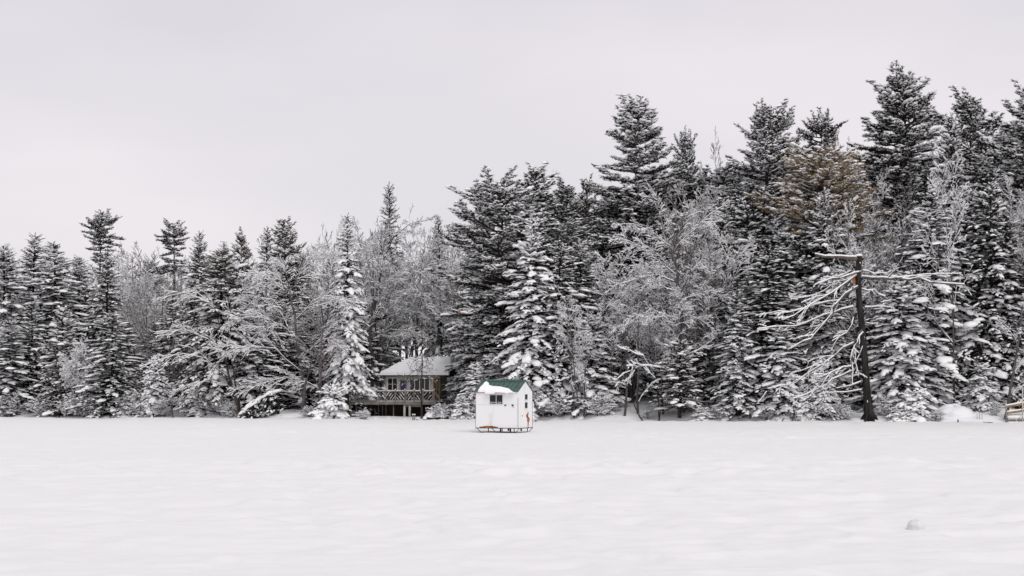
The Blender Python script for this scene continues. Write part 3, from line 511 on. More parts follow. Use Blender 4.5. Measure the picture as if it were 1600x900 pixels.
# trees that show on their own: kind, px, top row, metres behind the shoreline, half width px, label
G1 = 'snow-laden spruces along the shore'; G2 = 'pines standing above the other trees'; G3 = 'bare snow-coated hardwoods'; G4 = 'young spruces at the lake edge'; G5 = 'snow-covered shrubs at the lake edge'; G6 = 'slender bare trunks at the lake edge'; G7 = 'spruce tops on the skyline'
T = [
 # left part
 ('spruce', 8, 378, 7, 54, 'snowy spruce cut by the left edge of the photo', G1, 0),
 ('spruce', 46, 362, 10, 48, 'tall snow-patched spruce, second from the left edge of the photo', G1, 1),
 ('spruce', 92, 376, 9, 56, 'broad snowy spruce standing behind the olive cedar on the left shore', G1, 2),
 ('spruce', 122, 398, 13, 46, 'snowy spruce just left of the narrow dark-tipped spruce', G1, 0),
 ('dark', 163, 390, 8, 38, 'narrow dark-tipped spruce in front of the pale hardwoods on the left', G1, 0),
 ('spruce', 14, 500, 1.6, 46, 'low wide snow-loaded spruce at the bottom left corner of the trees', G1, 2),
 ('dark', 50, 470, 3.5, 38, 'dark spruce with bare lower limbs between two snowy ones at far left', G1, 1),
 ('cedar', 98, 478, 1.2, 40, 'olive brown cedar flecked with snow on the left shore', 'cedars on the shore', 0),
 ('spruce', 176, 486, 1.6, 48, 'finely dusted spruce right of the olive cedar with snow clumps at its foot', G1, 1),
 ('arching', 135, 520, 1.0, 34, 'small bare bush tree with a tangle of white twigs beside the olive cedar', G3, 1),
 ('young', 240, 556, .9, 23, 'young heavily loaded spruce on two thin stems right of the snowy path gap', G4, 0),
 ('sapling', 271, 590, .6, 24, 'bare sapling with upright frosted twigs in front of the leaning hemlock', G3, 0),
 ('young', 312, 596, 1.2, 30, 'small round snow-clumped spruce under the leaning hemlock', G4, 1),
 ('young', 200, 610, 1.4, 22, 'low snow-clumped spruce at the foot of the snowy path gap', G4, 1),
 ('hardwood', 226, 398, 13, 62, 'bare hardwood with a straight dark trunk among pale twigs on the left', G3, 0),
 ('fine_hardwood', 205, 376, 33, 52, 'hazy grey hardwood left of the round-topped pine on the skyline', G3, 0),
 ('fine_hardwood', 248, 380, 38, 50, 'hazy grey hardwood right under the round-topped pine on the skyline', G3, 1),
 ('hardwood', 185, 420, 15, 50, 'bare hardwood right behind the narrow dark-tipped spruce', G3, 2),
 ('topknot', 152, 322, 34, 31, 'lone pine with flat ragged plumes high on the left skyline', G2, 0),
 ('topknot', 273, 341, 36, 26, 'dark round-topped pine on the left skyline', G2, 1),
 ('spruce', 304, 358, 16, 30, 'dark spruce top close right of the round-topped skyline pine', G7, 1),
 ('spruce', 347, 376, 15, 26, 'lower snowy spruce top on the edge of the bright gap in the skyline', G7, 2),
 ('bushy', 390, 354, 17, 28, 'dark bushy evergreen top on the right side of the bright gap in the skyline', 'bushy olive evergreens', 1),
 ('narrow', 413, 352, 20, 24, 'thin spruce top just left of the bushy olive cedar crown', G7, 1),
 ('bushy', 452, 338, 15, 40, 'bushy olive evergreen crown rising above the arching birches', 'bushy olive evergreens', 0),
 ('fine_hardwood', 500, 340, 17, 42, 'bare hardwood with upright twigs left of the tall layered spruce', G3, 1),
 ('narrow', 611, 284, 24, 27, 'tall dark spruce spire on the skyline above the cottage', G7, 1),
 ('hardwood', 600, 352, 18, 62, 'bare hardwood with pale forked limbs behind the tall layered spruce', G3, 1),
 ('hardwood', 652, 320, 21, 58, 'bare hardwood whose twigs touch the sky right of the skyline spruce spire', G3, 2),
 ('fine_hardwood', 575, 335, 21, 38, 'thin bare hardwood left of the skyline spruce spire', G3, 0),
 ('narrow', 672, 334, 24, 20, 'small spruce tip on the skyline left of the big pine', G7, 0),
 ('narrow', 692, 344, 20, 22, 'lower spruce tip tucked against the left side of the big pine', G7, 1),
 ('hardwood', 640, 405, 19.5, 60, 'bare hardwood with arched white limbs straight above the cottage roof', G3, 0),
 ('bush', 518, 600, .6, 36, 'low spruce buried in white clumps left of the cottage deck', G4, 0),
 ('spruce', 575, 470, 18.5, 46, 'snowy spruce in the dark hollow behind the cottage', G1, 0),
 ('young', 748, 566, 2.2, 27, 'young snowy spruce screening the right end of the cottage', G4, 0),
 ('young', 722, 618, 1.2, 20, 'low snowy spruce between the cottage and the ice hut', G4, 1),
 ('spruce', 736, 470, 13, 40, 'dark spruce under the big pine just right of the cottage roof', G1, 1),
 # middle
 ('pine', 886, 276, 17, 34, 'pine with a dark uneven top right of the big bushy pine', G2, 2),
 ('bushy', 920, 268, 15, 32, 'olive evergreen leaning against the left of the tallest middle pine', 'bushy olive evergreens', 1),
 ('spruce', 872, 420, 6, 44, 'snowy spruce close behind the layered spruce by the ice hut', G1, 0),
 ('hardwood', 905, 380, 7, 62, 'bare hardwood filling the gap left of the tallest middle pine', G3, 2),
 ('loaded', 928, 492, 2.6, 46, 'wide snow-loaded spruce on the shore right of the ice hut', G1, 0),
 ('arching', 880, 470, 2.2, 58, 'bare tree with twigs drooping toward the ice hut', G3, 0),
 ('pine', 1074, 194, 26, 32, 'small dark pine top between the tallest middle pine and the bare twigs', G2, 0),
 ('fine_hardwood', 1112, 200, 21, 42, 'bare hardwood with thin twigs against the sky in the middle of the skyline', G3, 0),
 ('hardwood', 1095, 262, 12, 66, 'snowy hardwood behind the fork of the tall birch', G3, 0),
 ('hardwood', 985, 400, 5, 66, 'frosted hardwood under the tallest middle pine', G3, 1),
 ('cedar', 1062, 528, .9, 47, 'olive cedar thick with snow flecks on curved stems', 'cedars on the shore', 1),
 ('bush', 1098, 636, .4, 24, 'low snow-tipped bush beside the curved cedar stems', G4, 0),
 ('narrow', 1152, 452, 1.1, 33, 'narrow snow-stacked spruce standing by itself left of the dead snag', G1, 0),
 ('loaded', 1222, 505, 1.3, 37, 'snowy spruce under the left limbs of the dead snag', G1, 1),
 ('dark', 1185, 300, 7, 58, 'dense dark spruce behind the narrow snow-stacked spruce', G1, 1),
 ('dark', 1110, 400, 6, 50, 'dark spruce between the tall birch and the narrow snow-stacked spruce', G1, 0),
 ('young', 1287, 560, .7, 28, 'young snowy spruce close left of the dead snag trunk', G4, 0),
 ('young', 1258, 600, .5, 24, 'low white-clumped spruce below the drooping snag limbs', G4, 1),
 ('spruce', 1300, 440, 4.5, 46, 'snowy spruce right behind the dead snag', G1, 0),
 # right part
 ('pine', 1188, 152, 15, 60, 'tall pine with a pointed plumed top left of the brown-topped pine', G2, 1),
 ('topknot', 1283, 162, 23, 36, 'pine with upright brush-like tufts above the brown-topped pine', G2, 0),
 ('pine', 1420, 97, 17, 84, 'tallest pine of all, dark layered crown on the right skyline', G2, 0),
 ('pine', 1518, 131, 22, 42, 'thin-topped pine between the tallest pine and the right edge pine', G2, 2),
 ('pine', 1592, 126, 12, 66, 'pine with flat dark boughs cut by the right edge of the photo', G2, 1),
 ('spruce', 1478, 170, 14, 48, 'snow-white spruce right under the tallest pine', G1, 0),
 ('spruce', 1448, 300, 5, 72, 'broad heavily snowed spruce right of the dead snag', G1, 2),
 ('spruce', 1508, 282, 6.5, 62, 'big snowy spruce, second to the right of the dead snag', G1, 0),
 ('spruce', 1566, 330, 5.5, 56, 'big snowy spruce above the wooden dock at the right', G1, 1),
 ('spruce', 1600, 380, 7, 50, 'snowy spruce cut by the right edge behind the dock', G1, 2),
 ('loaded', 1412, 430, 3, 50, 'snow-loaded spruce touching the right long limb of the dead snag', G1, 0),
 ('hardwood', 1350, 240, 13, 64, 'mauve grey hardwood between the brown-topped and the tallest pine', G3, 0),
 ('fine_hardwood', 1322, 205, 20, 34, 'thin bare hardwood whose twig tips show beside the brown-topped pine', G3, 1),
 ('fine_hardwood', 1400, 270, 9, 56, 'frosted hardwood below the tallest pine', G3, 0),
 ('hardwood', 1580, 270, 9, 50, 'frosted hardwood at the right edge below the edge pine', G3, 1),
 ('young', 1536, 566, 3.2, 34, 'dark drooping young fir on the snowy slope left of the dock', G4, 1),
 ('bush', 1428, 606, .8, 34, 'wide low evergreen heaped with snow right of the dead snag', G4, 0),
 ('bush', 1402, 634, .4, 22, 'small white-topped bush at the foot of the dead snag', G4, 0),
 ('fine_hardwood', 262, 420, 7, 52, 'frosted hardwood between the narrow dark-tipped spruce and the leaning hemlock', G3, 0),
 ('fine_hardwood', 215, 440, 5, 40, 'frosted grey hardwood right behind the snowy path gap', G3, 1),
 ('hardwood', 430, 400, 6, 62, 'frosted hardwood close behind the arching birch', G3, 2),
 ('hardwood', 505, 384, 6, 50, 'frosted hardwood touching the left boughs of the tall layered spruce', G3, 0),
 ('hardwood', 692, 372, 19, 55, 'frosted hardwood between the cottage roof and the big bushy pine', G3, 1),
 ('hardwood', 925, 384, 4.2, 62, 'wide frosted hardwood above the snow-loaded spruce right of the ice hut', G3, 0),
 ('hardwood', 1108, 330, 4, 72, 'wide pale hardwood right beside the tall forked birch', G3, 2),
 ('hardwood', 1372, 330, 6.5, 62, 'pale hardwood behind the upper limbs of the dead snag', G3, 1),
 ('hardwood', 1535, 262, 7.6, 55, 'pale hardwood among the big spruces near the right edge', G3, 2),
 ('fine_hardwood', 1312, 300, 6, 55, 'frosted twiggy hardwood right under the brown-topped pine', G3, 0),
 # trunks near the water
 ('pole', 897, 470, .5, 30, 'slender grey trunk first right of the ice hut', G6, 0),
 ('pole', 905, 440, .8, 34, 'paired grey trunk next to the slender one right of the ice hut', G6, 1),
 ('pole', 912, 520, .6, 26, 'short thin trunk right beside the paired grey trunks', G6, 0),
 ('pole', 976, 450, .7, 34, 'straight brown trunk in front of the snow slope', G6, 0),
 ('pole', 997, 470, 1.6, 34, 'straight dark trunk at the left of the open snow slope', G6, 0),
 ('pole', 1029, 500, .5, 34, 'tilted dark trunk in the middle of the open snow slope', G6, 1),
 ('pole', 1036, 480, 1.8, 30, 'thin dark trunk right of the tilted one on the snow slope', G6, 0),
 ('pole', 958, 480, 2.5, 34, 'thick dark trunk in shade left of the straight brown trunk', G6, 0),
 ('pole', 470, 520, 1.5, 40, 'dark upright trunk behind the bowed shrub with the snow slab', G6, 0),
 ('pole', 1172, 520, .6, 26, 'pale leaning pole right of the narrow snow-stacked spruce', G6, 1),
]
for k, px, top, d, hw, lab, grp, var in T:
    hw *= {'spruce': 1.22, 'dark': 1.22, 'narrow': 1.2, 'pine': 1.15, 'loaded': 1.2}.get(k, 1)
    plant(k, px, top, d, hw, None, lab, 'shrub' if k in ('bush',) else 'tree', grp, var=var % len(K[k]))
# shrubs under the trees at the water's edge
SH = [(16, 612, .5, 22, 'white twiggy bush at the left edge of the lake shore'), (64, 622, .4, 16, 'round white bush left of the olive cedar'), (104, 618, .3, 18, 'snowy bush at the foot of the olive cedar'),
      (128, 622, .4, 18, 'snowy bush right of the olive cedar foot'), (147, 616, .6, 17, 'tangled snowy bush below the small white bush tree'), (222, 612, 1.4, 15, 'thin frosted bush in the snowy path gap'),
      (258, 630, .7, 13, 'low frosted bush under the young spruce on two stems'), (296, 622, .8, 18, 'low frosted bush right of the bare sapling'), (345, 616, .7, 20, 'pale feathery bush left of the leaning trunks'), (365, 628, .4, 14, 'small white bush against the leaning trunks'),
      (485, 634, .7, 14, 'small frosted bush left of the snow-buried spruce'), (566, 640, .4, 10, 'small snowy bush under the left end of the deck'), (683, 630, 1.2, 17, 'thin twiggy bush on the snow mound beside the cottage'),
      (850, 606, 1.6, 24, 'twiggy frosted bush just right of the ice hut'), (876, 616, .8, 24, 'frosted bush between the ice hut and the slender trunks'), (933, 610, .9, 22, 'dark twiggy bush right of the short thin trunk'), (1012, 640, .6, 10, 'tiny dark bush on the open snow slope'),
      (1124, 634, .6, 15, 'thin bush between the cedar stems and the narrow spruce'), (1198, 630, .5, 15, 'low frosted bush right of the narrow spruce'), (1318, 632, .5, 15, 'frosted bush left of the dead snag foot'), (1388, 618, 1., 18, 'twiggy bush right of the dead snag foot'), (1462, 640, .5, 11, 'small bush left of the round snow mound'), (1556, 628, 1.2, 9, 'tiny twiggy plant beside the dock')]
for i, (px, top, d, hw, lab) in enumerate(SH): plant('shrub', px, top, d, hw, None, lab, 'shrub', G5, var=i % 2)

# ------------------------------------------------------------------ trees built one by one
def place_proto(pr, name, label, x, Y, g, group=None, cat='tree', rz=0., want=None):
    o = thing(name, label, cat, (x, Y, g), rz, group)
    if want: o.scale = (1, 1, want/pr['h'])
    for nm, me in pr['parts']: part(nm, me, None, o)
    return o
def site(px, d): x, Y = xat(px, d); return x, Y, float(ground(x, Y))-.05
def hgt(top, Y, g): return CAMZ+(HZ-top)/F*Y-g

# the big bushy pine behind the ice hut, with a fresh break in one limb
x, Y, g = site(786, 5.5)
o = place_proto(pine(51, hgt(262, Y, g), 4.6, .27, .95, 'round', dens=1.1, lopside=.4), 'pine_tree', 'big bushy pine with heavy snow and a wide ragged crown behind the ice hut', x, Y, g, G2, want=hgt(262, Y, g))
m = MB(); bx = P(722, 471, Y-3.2)-np.array([x, Y, g]); m.tube([bx+np.array([-.26, 0, -.05]), bx+np.array([0, 0, .03]), bx+np.array([.26, 0, .1])], [.03, .075, .05], 6); part('torn_limb', m, M['fresh_wood'], o, 'torn limb showing fresh orange wood')
x, Y, g = site(838, 8.5)
place_proto(pine(52, hgt(250, Y, g), 2.2, .3, .55, 'cone'), 'pine_tree', 'narrow pine tip rising at the right shoulder of the big bushy pine', x, Y, g, G2, want=hgt(250, Y, g))
# layered spruce in front of it
x, Y, g = site(832, 1.8)
place_proto(spruce(53, hgt(336, Y, g), 2.35, .7, droop=1.2, pad=1.2, dens=.9, slab=.95), 'spruce_tree', 'layered spruce with tiers of snow standing right behind the ice hut', x, Y, g, G1, want=hgt(336, Y, g))
# tall layered spruce left of the cottage
x, Y, g = site(542, 4.)
place_proto(spruce(54, hgt(332, Y, g), 2.4, .7, droop=1.7, pad=1.2, slab=.9, gap=.12, spray=.48, shape=.8, bare=.17), 'spruce_tree', 'tall layered spruce with long sagging white boughs left of the cottage', x, Y, g, G1, want=hgt(332, Y, g))
# tallest pine of the middle
x, Y, g = site(993, 12)
place_proto(pine(55, hgt(141, Y, g), 4.3, .3, .85, 'cone', dens=1.2, lopside=.3), 'pine_tree', 'tallest pine in the middle with a rounded tip and a visible dark trunk', x, Y, g, G2, want=hgt(141, Y, g))
# pine with browned top
x, Y, g = site(1276, 7.5)
place_proto(pine(56, hgt(214, Y, g), 4.1, .3, .8, 'round', dens=1.0, rusty=True, gapk=.8), 'pine_tree', 'pine with a rounded orange-brown dead top', x, Y, g, G2, want=hgt(214, Y, g))
# leaning hemlock left of the cottage
x, Y, g = site(345, 2.6)
place_proto(spruce(57, hgt(388, Y, g), 3.9, .5, fine=True, droop=1.05, leaf='cedar_leaf', shape=.55, spray=.5, pad=.85, dens=1.1, bare=.14), 'hemlock_tree', 'wide leaning hemlock with long arching olive boughs left of the cottage', x, Y, g, 'hemlocks', want=hgt(388, Y, g))

def limb_tree(seed, px0, d, limbs, name, label, bark, grow, fin, group=None, spread=.28, cat='tree', thin=.75):
    """limbs: (list of photo points, start radius, end radius, depth drift); twigs grow from every limb"""
    x, Y, g = site(px0, d); tw = Twigs(seed); base = np.array([x, Y, g]); trunks = []
    for pts, r0, r1, dz, lev in limbs:
        n = len(pts)-1; q = [P(a, b, Y+dz*(i/n)**1.2)-base for i, (a, b) in enumerate(pts)]
        q2 = [q[0]]
        for a, b in zip(q[:-1], q[1:]): q2 += [(a+b)/2+tw.r.normal(size=3)*.035*np.linalg.norm(b-a), b]
        if lev == 0: m_ = MB(); m_.tube(q2, np.linspace(r0, r1, len(q2)), 9); trunks.append(('trunk', m_.mesh('trunk', [M[bark]]))); continue
        nodes = tw.limb(q2, r0*thin, r1*thin, lev); L = sum(np.linalg.norm(b-a) for a, b in zip(q[:-1], q[1:]))
        if lev > 0: tw.kids(nodes, L*spread*1.9, 1, **grow)
    pr = tw.finish(5, 2, bark, **fin); pr['parts'] = trunks+pr['parts'][1:]
    return place_proto(pr, name, label, x, Y, g, group, cat)
gr = dict(maxlev=4, nch=(12, 11, 6, 3), grav=(0, .02, .0, -.01), ang=(22, 52), start=.12)
limb_tree(61, 1062, 2.2, [
    ([(1068, 660), (1068, 560), (1066, 513), (1058, 447), (1051, 398)], .14, .085, 0, 0),
    ([(1051, 398), (1042, 377), (1028, 330), (1017, 296)], .07, .02, .8, 1), ([(1051, 398), (1062, 380), (1087, 358), (1108, 336), (1130, 322)], .07, .02, -1.2, 1),
    ([(1056, 430), (1030, 400), (1000, 385), (968, 372)], .05, .012, -1.5, 1), ([(1053, 440), (1030, 430), (1003, 433), (957, 447)], .055, .015, -2., 1),
    ([(1058, 455), (1035, 448), (1000, 446), (975, 462), (960, 480)], .05, .012, 1.5, 1), ([(1060, 465), (1080, 423), (1100, 402), (1126, 388)], .05, .015, 1., 1),
    ([(1048, 385), (1020, 365), (990, 350), (965, 352)], .045, .012, -1., 1), ([(1060, 470), (1090, 462), (1120, 458), (1140, 470)], .04, .012, -1., 1), ([(1064, 500), (1030, 488), (990, 495), (965, 510)], .04, .012, -2., 1),
    ([(1064, 490), (1095, 500), (1120, 520)], .035, .012, -1.4, 1), ([(1050, 395), (1070, 350), (1078, 318)], .05, .012, .5, 1)], 'birch_tree', 'tall forked birch with white snow-lined limbs on the middle shore', 'grey_bark', gr, dict(snow_min=.016, snow_k=.6), G3)
gb = dict(maxlev=3, nch=(8, 7, 5), grav=(0, -.05, -.06), ang=(20, 50), start=.25)
limb_tree(62, 1034, .5, [
    ([(1006, 660), (996, 644), (990, 630)], .05, .03, 0, 0), ([(1030, 658), (1027, 600), (1015, 572), (1000, 572), (985, 580), (965, 592)], .05, .018, -1.2, 1),
    ([(1022, 578), (1005, 556), (985, 548), (968, 543)], .04, .012, -.6, 1), ([(1015, 572), (1040, 576), (1062, 562), (1090, 548), (1118, 528)], .045, .012, .7, 1), ([(1000, 572), (985, 588), (975, 596)], .03, .01, .3, 1),
    ([(998, 628), (1008, 612), (1018, 600), (1026, 596)], .035, .05, -.3, 1), ([(1026, 596), (1050, 585), (1058, 575)], .05, .02, -.2, 1)], 'bowed_sapling', 'bowed sapling with thick white limbs arching over the open snow slope', 'bark', gb, dict(snow_min=.034, snow_k=.8), G3, .2)
ga = dict(maxlev=4, nch=(12, 11, 6, 2), grav=(-.02, -.05, -.05, -.04), ratio=(.4, .75), ang=(14, 40), start=.15)
limb_tree(63, 468, 2.2, [
    ([(474, 655), (473, 600), (462, 520), (455, 470)], .13, .06, 0, 0), ([(468, 560), (440, 510), (405, 490), (365, 500)], .06, .015, -1.5, 1), ([(470, 580), (430, 545), (385, 540), (340, 560)], .06, .014, -2.2, 1),
    ([(455, 470), (440, 440), (415, 425), (385, 428)], .05, .012, -1., 1), ([(455, 470), (465, 430), (480, 405), (500, 395)], .05, .012, 1., 1), ([(462, 500), (490, 470), (515, 462), (540, 475)], .05, .012, -1., 1),
    ([(470, 590), (445, 590), (410, 600), (375, 605)], .05, .012, -1.5, 1), ([(460, 490), (425, 468), (395, 462), (370, 470)], .05, .012, 1.2, 1), ([(472, 560), (500, 530), (520, 528), (538, 545)], .045, .012, -1.2, 1), ([(455, 470), (448, 430), (438, 405)], .04, .012, .6, 1),
    ([(500, 610), (482, 598), (465, 596), (440, 580)], .05, .015, -1., 1)], 'birch_tree', 'arching birch with sheaves of white twigs sweeping left toward the leaning hemlock', 'grey_bark', ga, dict(snow_min=.016, snow_k=.6), G3, .3)
gl = dict(ga, nch=(7, 6, 4, 2))
limb_tree(64, 396, .5, [
    ([(378, 655), (368, 622), (358, 590), (352, 540)], .11, .06, 0, 0), ([(376, 655), (373, 618), (366, 585)], .09, .05, .5, 0),
    ([(356, 570), (325, 530), (290, 515), (245, 520)], .05, .012, -1.5, 1), ([(358, 590), (320, 560), (280, 552), (240, 565)], .05, .012, -2., 1), ([(352, 540), (335, 480), (305, 455), (265, 462)], .05, .012, -1., 1), ([(366, 585), (395, 540), (425, 520), (455, 525)], .05, .012, -1.5, 1),
    ([(364, 600), (330, 592), (300, 600), (275, 612)], .04, .012, -1., 1), ([(352, 540), (362, 480), (385, 450), (410, 445)], .045, .012, .8, 1)], 'leaning_tree', 'pair of leaning trunks at the lake edge with arched white branches', 'bark', gl, dict(snow_min=.016, snow_k=.6), G3, .26)
limb_tree(65, 600, 17.5, [
    ([(585, 640), (583, 560), (578, 520), (590, 450), (600, 405)], .14, .08, 0, 0), ([(600, 405), (615, 370), (640, 350), (668, 345)], .07, .02, -1, 1), ([(596, 430), (570, 400), (560, 370), (553, 340)], .06, .016, .8, 1),
    ([(585, 500), (610, 470), (640, 460), (672, 470)], .06, .015, -1.5, 1), ([(583, 530), (610, 515), (640, 515), (665, 530)], .05, .014, -1.5, 1), ([(600, 405), (595, 370), (600, 345)], .05, .014, .6, 1)], 'forked_tree', 'hardwood with a pale crooked trunk and forked limbs left above the cottage roof', 'grey_bark', gr, dict(snow_min=.016, snow_k=.6), G3, .28)

# leaning frosted birch trunk by the dock
limb_tree(66, 1572, .6, [([(1570, 657), (1577, 620), (1583, 585), (1592, 530), (1597, 480)], .10, .04, 0, 0), ([(1583, 585), (1600, 560), (1618, 548)], .03, .01, .3, 1), ([(1590, 540), (1575, 515), (1562, 505)], .03, .01, -.4, 1), ([(1596, 490), (1606, 470), (1612, 452)], .03, .01, .3, 1), ([(1577, 620), (1590, 606), (1604, 600)], .025, .01, -.4, 1)],
    'birch_tree', 'leaning frosted birch beside the wooden dock at the right edge', 'grey_bark', gr, dict(snow_min=.022), G3, .3)

# the dead snag
def z8(a, b): return (1100+a/3, 380+b/3)
x, Y, g = site(1357, .45); base = np.array([x, Y, g]); tw = Twigs(70); r = tw.r; tr = MB()
tp = [z8(*q) for q in ((727, 62), (723, 150), (728, 280), (744, 420), (755, 560), (764, 700), (772, 800), (775, 855))]; rad = [.16, .165, .17, .185, .20, .22, .28, .42]
tpts = np.array([P(a, b, Y)-base for a, b in tp]); tr.tube(tpts, rad, 12, 0)
for i in range(26):                                    # flaking bark ridges and knots
    k = r.uniform(0, 6.5); i0 = int(k); p = tpts[i0]+(tpts[i0+1]-tpts[i0])*(k-i0); a = r.uniform(PI*.8, 2.2*PI); rr = rad[i0]
    c = p+rr*.93*np.array([math.cos(a), math.sin(a), 0]); tr.inst(PAD[i % 6], c[None], np.array([[.05, 0, 1.]]), np.array([[r.uniform(.15, .4), .05, .05]]), 0)
for a in np.linspace(0, 6, 7): tr.tube([np.array([.25*math.cos(a), .25*math.sin(a), .35])+tpts[-1]*[1, 1, 0], np.array([.55*math.cos(a), .55*math.sin(a), -.1])+tpts[-1]*[1, 1, 0]], [.10, .04], 6, 0)
for i in range(7):
    k = r.uniform(0, 6); i0 = int(k); p = tpts[i0]+(tpts[i0+1]-tpts[i0])*(k-i0); a = r.uniform(PI*.7, 2.3*PI)
    tr.inst(PAD[i % 6], (p+rad[i0]*np.array([math.cos(a), math.sin(a), 0]))[None], np.array([[0, 0, 1.]]), np.array([[r.uniform(.03, .09), .03, .04]]), 1, True)
tr.inst(PAD[0], (tpts[0]+np.array([0, 0, .05]))[None], np.array([[1., 0, 0]]), np.array([[.24, .2, .13]]), 1, True)
for i in range(7):
    a = i*.9; q0 = tpts[0]+np.array([.11*math.cos(a), .11*math.sin(a), -.1]); tr.tube([q0, q0+np.array([r.normal()*.03, r.normal()*.03, r.uniform(.12, .32)])], [.045, .008], 5, 0)
so_ = thing('dead_snag', 'tall dead snag with broken top and snow-lined limbs hanging to the left', 'dead tree', base)
part('trunk', tr, [M['snag_bark'], M['snow']], so_)
LB = [([(715, 72), (640, 66), (520, 52)], .15, .05, -.6, 0), ([(740, 160), (840, 165), (900, 164), (960, 172), (1060, 184), (1220, 195)], .10, .03, -1., 5), ([(900, 164), (1000, 155), (1100, 148), (1200, 160)], .05, .015, -1.6, 4),
      ([(735, 135), (680, 150), (600, 165), (520, 195)], .05, .015, -.8, 5), ([(715, 150), (640, 205), (570, 250), (480, 300), (370, 360)], .06, .014, -1.6, 6), ([(725, 203), (660, 240), (620, 285), (560, 380), (500, 450), (410, 492)], .09, .018, -1.2, 6),
      ([(700, 205), (640, 270), (520, 290), (400, 325), (280, 335)], .065, .016, .8, 6), ([(700, 300), (600, 330), (520, 355), (430, 390), (250, 403)], .06, .016, -.5, 5), ([(742, 402), (715, 480), (690, 580), (600, 605), (500, 630)], .075, .022, -1.8, 8), ([(745, 420), (725, 440), (712, 500), (706, 560)], .06, .02, -1.2, 4),
      ([(700, 350), (670, 420), (600, 460), (480, 500)], .045, .013, -.9, 7), ([(700, 470), (610, 530), (520, 590), (430, 655), (300, 682)], .055, .016, -1.4, 8), ([(690, 480), (600, 540), (560, 570), (450, 600)], .04, .012, -.7, 6), ([(690, 600), (600, 640), (520, 690), (415, 730)], .055, .014, -1.9, 6),
      ([(735, 650), (690, 668), (620, 680)], .035, .012, -.7, 3), ([(740, 688), (660, 700), (590, 702)], .045, .015, -.8, 2), ([(745, 480), (710, 560), (720, 600), (740, 622)], .05, .014, -1., 4), ([(745, 130), (800, 145), (860, 140)], .04, .012, -.8, 3), ([(755, 303), (820, 297), (890, 303)], .05, .014, -.6, 3),
      ([(760, 375), (815, 374)], .04, .012, -.3, 2), ([(740, 215), (800, 218), (850, 250)], .04, .012, -.5, 3), ([(705, 160), (620, 180), (530, 240), (430, 260)], .045, .012, 1., 5), ([(690, 130), (600, 160), (560, 160)], .04, .012, .5, 3), ([(715, 560), (650, 600), (560, 640), (470, 690)], .045, .012, .6, 6)]
for pts, r0, r1, dz, nk in LB:
    n = len(pts)-1; q = [P(*z8(a, b), Y-.1+dz*(i/n))-base for i, (a, b) in enumerate(pts)]; q2 = [q[0]]
    for a, b in zip(q[:-1], q[1:]): q2 += [(a+b)/2+r.normal(size=3)*.055*np.linalg.norm(b-a), b]
    one = Twigs(int(r.integers(1e6))); nodes = one.limb(q2, r0*.88, r1, 1); L_ = sum(np.linalg.norm(b-a) for a, b in zip(q[:-1], q[1:]))
    one.kids(nodes, L_*.55, 1, 3, (max(2, nk-1), nk, 3), (0, -.06, -.08), (15, 45), (.25, .6), .12, .2)
    part('limb', one.finish(1, 1, 'dead_wood', snow_min=.026, snow_k=.7, snow_max=.065, keep=.93)['parts'][1][1], None, so_)
m = MB(); c = P(*z8(704, 174), Y-.16)-base; m.prism([c+np.array(v) for v in ((-.06, 0, .2), (.05, 0, .22), (.07, 0, 0), (.05, 0, -.22), (-.03, 0, -.24), (-.08, 0, -.02))], (.02, .09, 0)); part('torn_wood', m, M['fresh_wood'], so_, 'patch of fresh orange torn wood')

# thin dead spruce in front of the cottage
x, Y, g = site(659, 1.2); h = hgt(508, Y, g); tw = Twigs(81); r = tw.r
nodes = tw.limb([np.array([0, 0, -.2]), np.array([-.02, 0, h*.3]), np.array([.03, 0, h*.6]), np.array([0, 0, h])], .075, .015, 0)
for i in range(40):
    k = r.uniform(.42, .97); a = r.uniform(0, 2*PI); L_ = (1.2-k)*1.8*r.uniform(.5, 1.15); d = np.array([math.cos(a), math.sin(a), r.uniform(-.35, .1)])
    tw.grow(np.array([0, 0, h*k]), d, L_, .016, 2, 4, (1, 1, 6, 3), (0, 0, .05, .03), (30, 55), (.25, .5), .06, .25)
place_proto(tw.finish(h, 1.2, 'bark', snow=.15, snow_min=.01, twig_min=.009), 'dead_spruce', 'thin dead spruce with dark drooping twigs in front of the cottage', x, Y, g, None, 'dead tree')

# ------------------------------------------------------------------ the ice hut
M['white_paint'] = mat('white_paint', (.82, .82, .82), .45, .35, noise_col((.70, .685, .66), (.87, .87, .875), 2.2, lo=.22, hi=.42, bump=.12, bscale=1.5, dist=.02, stretch=(1, 1, .35)))
M['green_metal'] = mat('green_metal', (.04, .09, .072), .5, .35, noise_col((.042, .085, .07), (.07, .13, .108), 4))
M['dark_steel'] = mat('dark_steel', (.05, .047, .045), .6, .3, noise_col((.03, .026, .024), (.10, .075, .06), 9))
M['bare_ply'] = mat('bare_ply', (.42, .16, .06), .85, .1, noise_col((.16, .045, .018), (.50, .22, .09), 11, lo=.3, hi=.65))
M['pane'] = mat('pane', (.008, .009, .01), .08, .4)
M['frame_white'] = mat('frame_white', (.78, .78, .77), .5, .3)
M['black_edge'] = mat('black_edge', (.02, .018, .017), .7, .2)
PHI = R(22); LF, LS = 1.95, 1.69; Y0 = 60.3
cor = P(809.3, 677, Y0); uu = np.array([-math.cos(PHI), math.sin(PHI), 0]); vv = np.array([math.sin(PHI), math.cos(PHI), 0])
ctr = cor+uu*LF/2+vv*LS/2; hut = thing('ice_fishing_hut', 'small white ice fishing hut with green metal roof on sled runners on the lake', 'ice hut', (ctr[0], ctr[1], 0), -PHI)
ZB, ZE, ZP = .217, 1.775, 2.215; hx, hy = LF/2, LS/2
m = MB()
